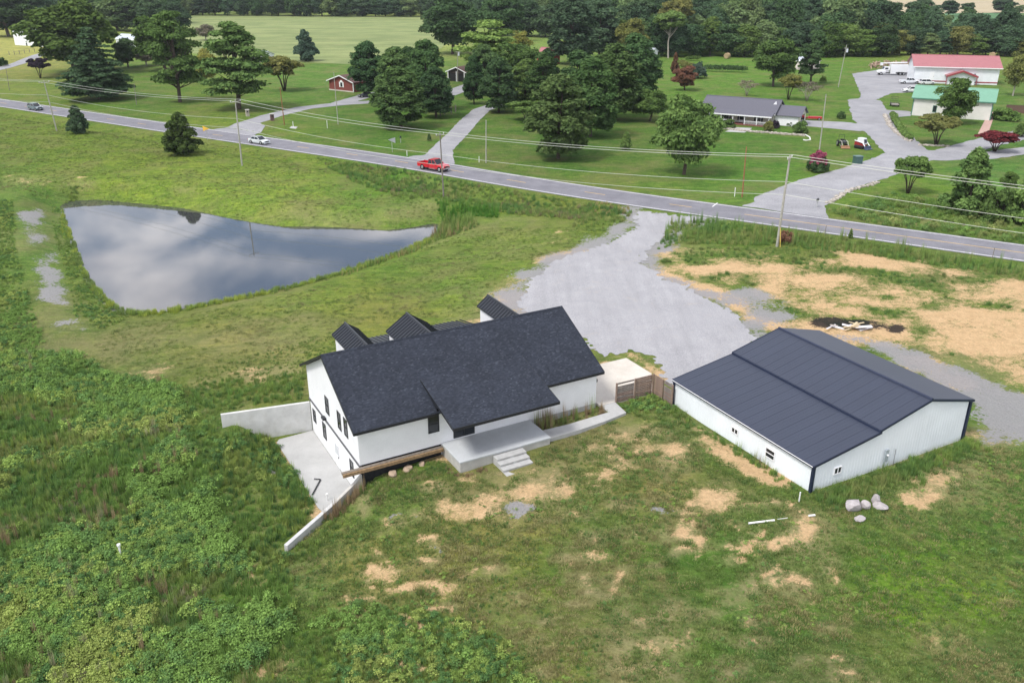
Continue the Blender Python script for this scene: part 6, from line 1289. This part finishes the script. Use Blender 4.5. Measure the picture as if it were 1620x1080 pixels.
a1 = area_pts(W1, 9); plant('weeds', [(thin(a1, 12, .45, 1), LF, WG, .4, 1.2), (thin(area_pts(W1, 7), 12, 0, .47), GT, WG[:3] + GG[:2], .7, 1.3), (thin(area_pts(W1, 2.5), 61, .60, 1), GT + ST[:1], BR + [(.28, .29, .17), (.34, .33, .2)], .5, 1.1), (thin(area_pts(W1, 1.2), 71, .45, 1), ST, GG + YG, .4, .75), (area_pts(W1b, 9), GT, WG + GG[:1], .6, 1.2), (thin(area_pts(W1b, 4), 9, .5, 1), LF, WG, .4, .9),
     (thin(area_pts(W2, 5), 31, .42, 1, 4), LF, WG, .35, .75), (thin(area_pts(W2, 6), 33, .4, 1, 3), GT, WG[:3] + GG[:1], .4, .8), (thin(area_pts(W2b, 6), 35, .42, 1, 2), GT, WG[:3] + GG[:1], .35, .7), (thin(area_pts(W2b, 3), 4, .5, 1), LF, WG, .3, .55), (thin(area_pts(W3, 6), 15, .45, 1), LF, WG, .4, .8), (area_pts(W3, 8), GT, WG[:3] + GG[:1], .5, .9)], 'dense green weeds filling the lower left of the picture')
LAWN = [(430,900),(520,815),(570,760),(700,740),(800,770),(870,705),(990,655),(1060,650),(1280,780),(1540,700),(1660,720),(1900,760),(1850,1220),(800,1240),(440,1240)]
al = grassy(area_pts(LAWN, 14))
LB = [(285,615),(350,575),(480,540),(560,520),(500,590),(490,640),(360,655),(300,660)]
plant('lawn_grass', [(thin(al, 3, .3, 1, 2.2), SH, [(.15, .235, .065), (.195, .25, .08), (.11, .19, .058), (.28, .265, .12)], .6, 1.2), (thin(grassy(area_pts(LAWN, 5)), 8, .52, 1, 3), GT, GG[:3] + WG[:2], .22, .5), (thin(area_pts(LAWN, 1.2), 18, .55, 1, 5), LF, WG[:3], .2, .42), (thin(area_pts(LB, 6), 5, .4, 1, 3), GT, GG[:3], .3, .6)], 'patchy grass of the front yard')
PL1 = [(-300,150),(0,178),(250,215),(405,238),(645,275),(640,310),(700,345),(690,372),(640,402),(560,430),(450,462),(330,485),(215,505),(190,498),(150,460),(100,330),(0,300),(-300,290)]
PL2 = [(200,510),(330,492),(450,468),(560,438),(690,385),(760,362),(900,360),(985,365),(900,398),(820,440),(800,480),(755,500),(640,505),(560,515),(480,570),(290,605),(180,590),(130,560)]
DIRTY = [(1035,392),(1240,392),(1400,408),(1560,432),(1680,462),(1680,640),(1560,575),(1400,545),(1260,505),(1180,455),(1060,440)]
YL = [(0.148, 0.207, 0.059), (0.185, 0.225, 0.074), (0.118, 0.173, 0.055), (0.229, 0.229, 0.104)]
plant('meadow_grass', [(thin(grassy(area_pts(PL1, 3.2)), 23, .36, 1, 5), SH, YL, .45, 1.0), (thin(grassy(area_pts(PL2, 4)), 24, .36, 1, 4), SH, YL, .45, 1.0), (grassy(area_pts(DIRTY, 4), .4), SH + GT[:1], [(.13, .23, .07), (.16, .26, .075), (.20, .25, .09)], .5, 1.1)], 'mown grass of the meadow round the pond and green patches on the bare dirt')
POND_EDGE = [(122,318),(106,335),(112,365),(122,395),(137,430),(152,455),(172,476),(192,492),(215,498),(260,494),(320,484),(400,469),(470,452),(540,433),(600,413),(645,397),(690,374)]
ROADSIDE = [(500,250),(640,279),(760,306),(1000,336),(985,354),(905,348),(800,338),(700,336),(640,315),(560,290)]
SHOULDER = [(1060,353),(1130,349),(1230,366),(1400,388),(1620,428),(1700,445),(1700,462),(1560,432),(1400,408),(1240,390),(1080,386),(1040,396)]
BANK = [(1312,334),(1400,308),(1500,320),(1620,335),(1700,345),(1700,402),(1500,374),(1335,346)]
plant('roadside_grass', [(line_pts(POND_EDGE, 1.5, 7), GT, YG + GG[:1], .7, 1.3), (line_pts([(540,437),(600,415),(650,400),(690,380)], 1.6, 5), ST, GG, .4, .7), (area_pts(ROADSIDE, 2.4), GT, GG[:3] + WG[:2], .8, 1.5), (thin(area_pts(ROADSIDE, 1.0), 7, .57, 1, 5), GT, [(.28, .24, .14), (.22, .22, .12)], .8, 1.3), (area_pts([(690,339),(790,335),(788,346),(700,353)], 7), ST + GT, [(.10, .24, .045), (.13, .27, .05)], .7, 1.1),
     (area_pts(SHOULDER, 3.5), GT + ST[:1], GG[:3] + WG[:2], .7, 1.3), (area_pts(BANK, 2.0), GT + LF[:1], GG[:3] + WG[:2], .8, 1.5), (area_pts([(690,362),(705,345),(740,345),(760,358),(710,376),(676,384)], 5), GT + ST, GG + BR[:1], .7, 1.2),
     (area_pts([(300,614),(350,600),(485,592),(484,640),(350,652),(300,640)], 5), GT, WG[:3] + GG[:1], .6, 1.1), (area_pts([(940,300),(1000,333),(960,372),(900,362)], 2), GT, GG, .6, 1.1)], 'tall rough grass along the pond, the highway and the bank')
def bl(x, y): return tuple(b2w(x, y)[:2])
def hl(x, y): return tuple(h2w(x, y)[:2])
plant('wall_foot_weeds', [(line_pts([bl(-.2, -.9), bl(5, -1.1), bl(10, -1.0), bl(16.6, -.9)], 1.5, 14, False), GT, GG[:3] + WG[:3], .6, 1.15), (line_pts([bl(-.5, .2), bl(-.6, 9), bl(-.7, 15)], .7, 7, False), GT, WG[:3] + GG[:1], .5, 1.0), (line_pts([bl(-.35, 1), bl(-.35, 8)], .3, 2.2, False), ST, GG[:2] + BR, .6, .95),
     (area_pts([hl(22.7, -6.9), hl(26.4, -6.9), hl(26.4, -9.8), hl(24, -9.6), hl(22.6, -8.3)], 9, False), LF + GT, WG[:3] + GG[:1], .4, .9), (line_pts([hl(15.0, -7.1), hl(21.2, -7.1)], .9, 9, False), GT + ST, BR + GG[:2], .5, .9), (line_pts([hl(14.8, -6.9), hl(20.5, -6.8)], .5, 5, False), ST, GG[:2] + BR[:1], .9, 1.35),
     (line_pts([hl(.2, -7.6), hl(3, -7.7), hl(6.5, -8.2)], 1.4, 10, False), GT, WG[:3] + GG[:1], .35, .7), (line_pts([hl(.2, -7.1), hl(-2.8, -7.95)], .6, 26, False), GT + ST, BR + GG[:1], .6, 1.0), (line_pts([hl(-2.4, -8.2), hl(-6.0, -11)], 1.4, 9, False), GT, WG[:3] + GG[:2], .4, .8), (line_pts([hl(6.4, -8), hl(6.5, -9.9), hl(9, -10)], .8, 8, False), GT, BR + GG[:1], .4, .8), (line_pts([hl(-3.6, 5.2), hl(-6.5, 5.0)], .8, 7, False), ST + GT, GG[:2] + WG[:1], .5, 1.0)], 'weeds standing at the foot of the house and barn walls')
# ---- hedges and a brush pile
def hedge(label, pl, hgt, wd, color):
    rng = np.random.default_rng(len(pl) * 7); W = [at(*p) for p in pl]; cl = []
    for a, b_ in zip(W[:-1], W[1:]):
        n = max(2, int((b_ - a).length / (wd * .4)))
        for k in range(n): c = a.lerp(b_, k / n); cl.append((np.array([c.x + rng.normal() * .15, c.y + rng.normal() * .15, c.z + hgt * .5]), (wd * .6, wd * .6, hgt * .55)))
    V, F = leaves(cl, len(cl) * 170, .22, rng); o_ = raw_mesh('hedge', V, F, M_leaf); o_ = link('hedge', o_); o_.color = (*TC[color], 1); tag(o_, label, 'hedge')
hedge('long clipped hedge across the back lawn', [(1118, 113), (1150, 114), (1182, 115)], 2.2, 2.2, 'oakd'); hedge('short clipped hedge curving at the left end of the long one', [(1078, 104), (1085, 108), (1098, 110)], 2.0, 2.0, 'olive'); hedge('low hedge nearest the wood edge', [(1088, 97), (1105, 96)], 1.8, 2.0, 'oak')
hedge('strip of plants along the gravel lane below the garage', [(1412, 184), (1420, 200), (1432, 216), (1440, 222)], 1.0, 1.0, 'mid')
rng = np.random.default_rng(3); p = at(1420, 104); mb = MB(); rr = random.Random(8)
for k in range(120):
    c = at(rr.uniform(1378, 1446), rr.uniform(103, 109)); mb.cbox((c.x, c.y, c.z + rr.uniform(.1, 1.5)), (rr.uniform(1, 3.5), rr.uniform(.2, .45), rr.uniform(.2, .45)), rr.uniform(0, 6.28), rr.uniform(-.5, .5))
o_ = mb.build('brush_pile', plain('cut_wood', (.34, .24, .18), .9, .35, 2)); o_['kind'] = 'stuff'; o_['label'] = 'heap of cut logs behind the white forestry truck'
mb = MB(); rr = random.Random(9)
def edging(pts, n, s):
    W = [at(*q) for q in pts]; L = sum((b_ - a).length for a, b_ in zip(W[:-1], W[1:]))
    for a, b_ in zip(W[:-1], W[1:]):
        k_ = int(n * (b_ - a).length / L) + 1
        for k in range(k_): c = a.lerp(b_, (k + rr.random()) / k_); mb.cbox((c.x + rr.uniform(-.4, .4), c.y + rr.uniform(-.4, .4), c.z + .12), (s * rr.uniform(.6, 1.4), s * rr.uniform(.6, 1.4), s * rr.uniform(.4, .9)), rr.uniform(0, 3), rr.uniform(-.3, .3))
edging([(1138, 203), (1180, 208), (1230, 212), (1272, 215)], 130, .5); edging([(1400, 182), (1408, 200), (1425, 215), (1438, 224)], 120, .5); edging([(1310, 322), (1345, 302), (1390, 289)], 70, .4); edging([(1455, 230), (1500, 232)], 30, .4)
o_ = mb.build('stone_edging', plain('edging_stone', (.42, .38, .33), .9, .3, 2)); o_['kind'] = 'stuff'; o_['label'] = 'rough stones edging the beds and gravel lanes'
# farm fence posts beside the white barn
for k in range(6): p = at(15 + k * 8, 87.5 - k * 1.0); pole_thing('fence_post', ORD[k] + ' dark fence post in the row below the white barn', 'post', [p, p + Vector((0, 0, 1.5))], .12, M_polem, 6, 'fence posts below the white barn')
print('objects', len(bpy.data.objects), 'tris', sum(len(o.data.polygons) for o in col.objects if o.type == 'MESH'))
# ------------------------------------------------------------------ summer haze: one closed box of pale air round everything below the sky
mb = MB().box(-6000, 6000, -300, 4400, -8, 52); hz = mb.build('haze', None); hz['kind'] = 'stuff'; hz['label'] = 'thin pale summer haze'
m = bpy.data.materials.new('haze_air'); m.use_nodes = True; t = m.node_tree; t.nodes.clear(); o_ = t.nodes.new('ShaderNodeOutputMaterial'); v_ = t.nodes.new('ShaderNodeVolumePrincipled')
v_.inputs['Color'].default_value = (.82, .88, .96, 1); v_.inputs['Density'].default_value = .00007; v_.inputs['Anisotropy'].default_value = .1; t.links.new(v_.outputs[0], o_.inputs['Volume']); hz.data.materials.append(m)
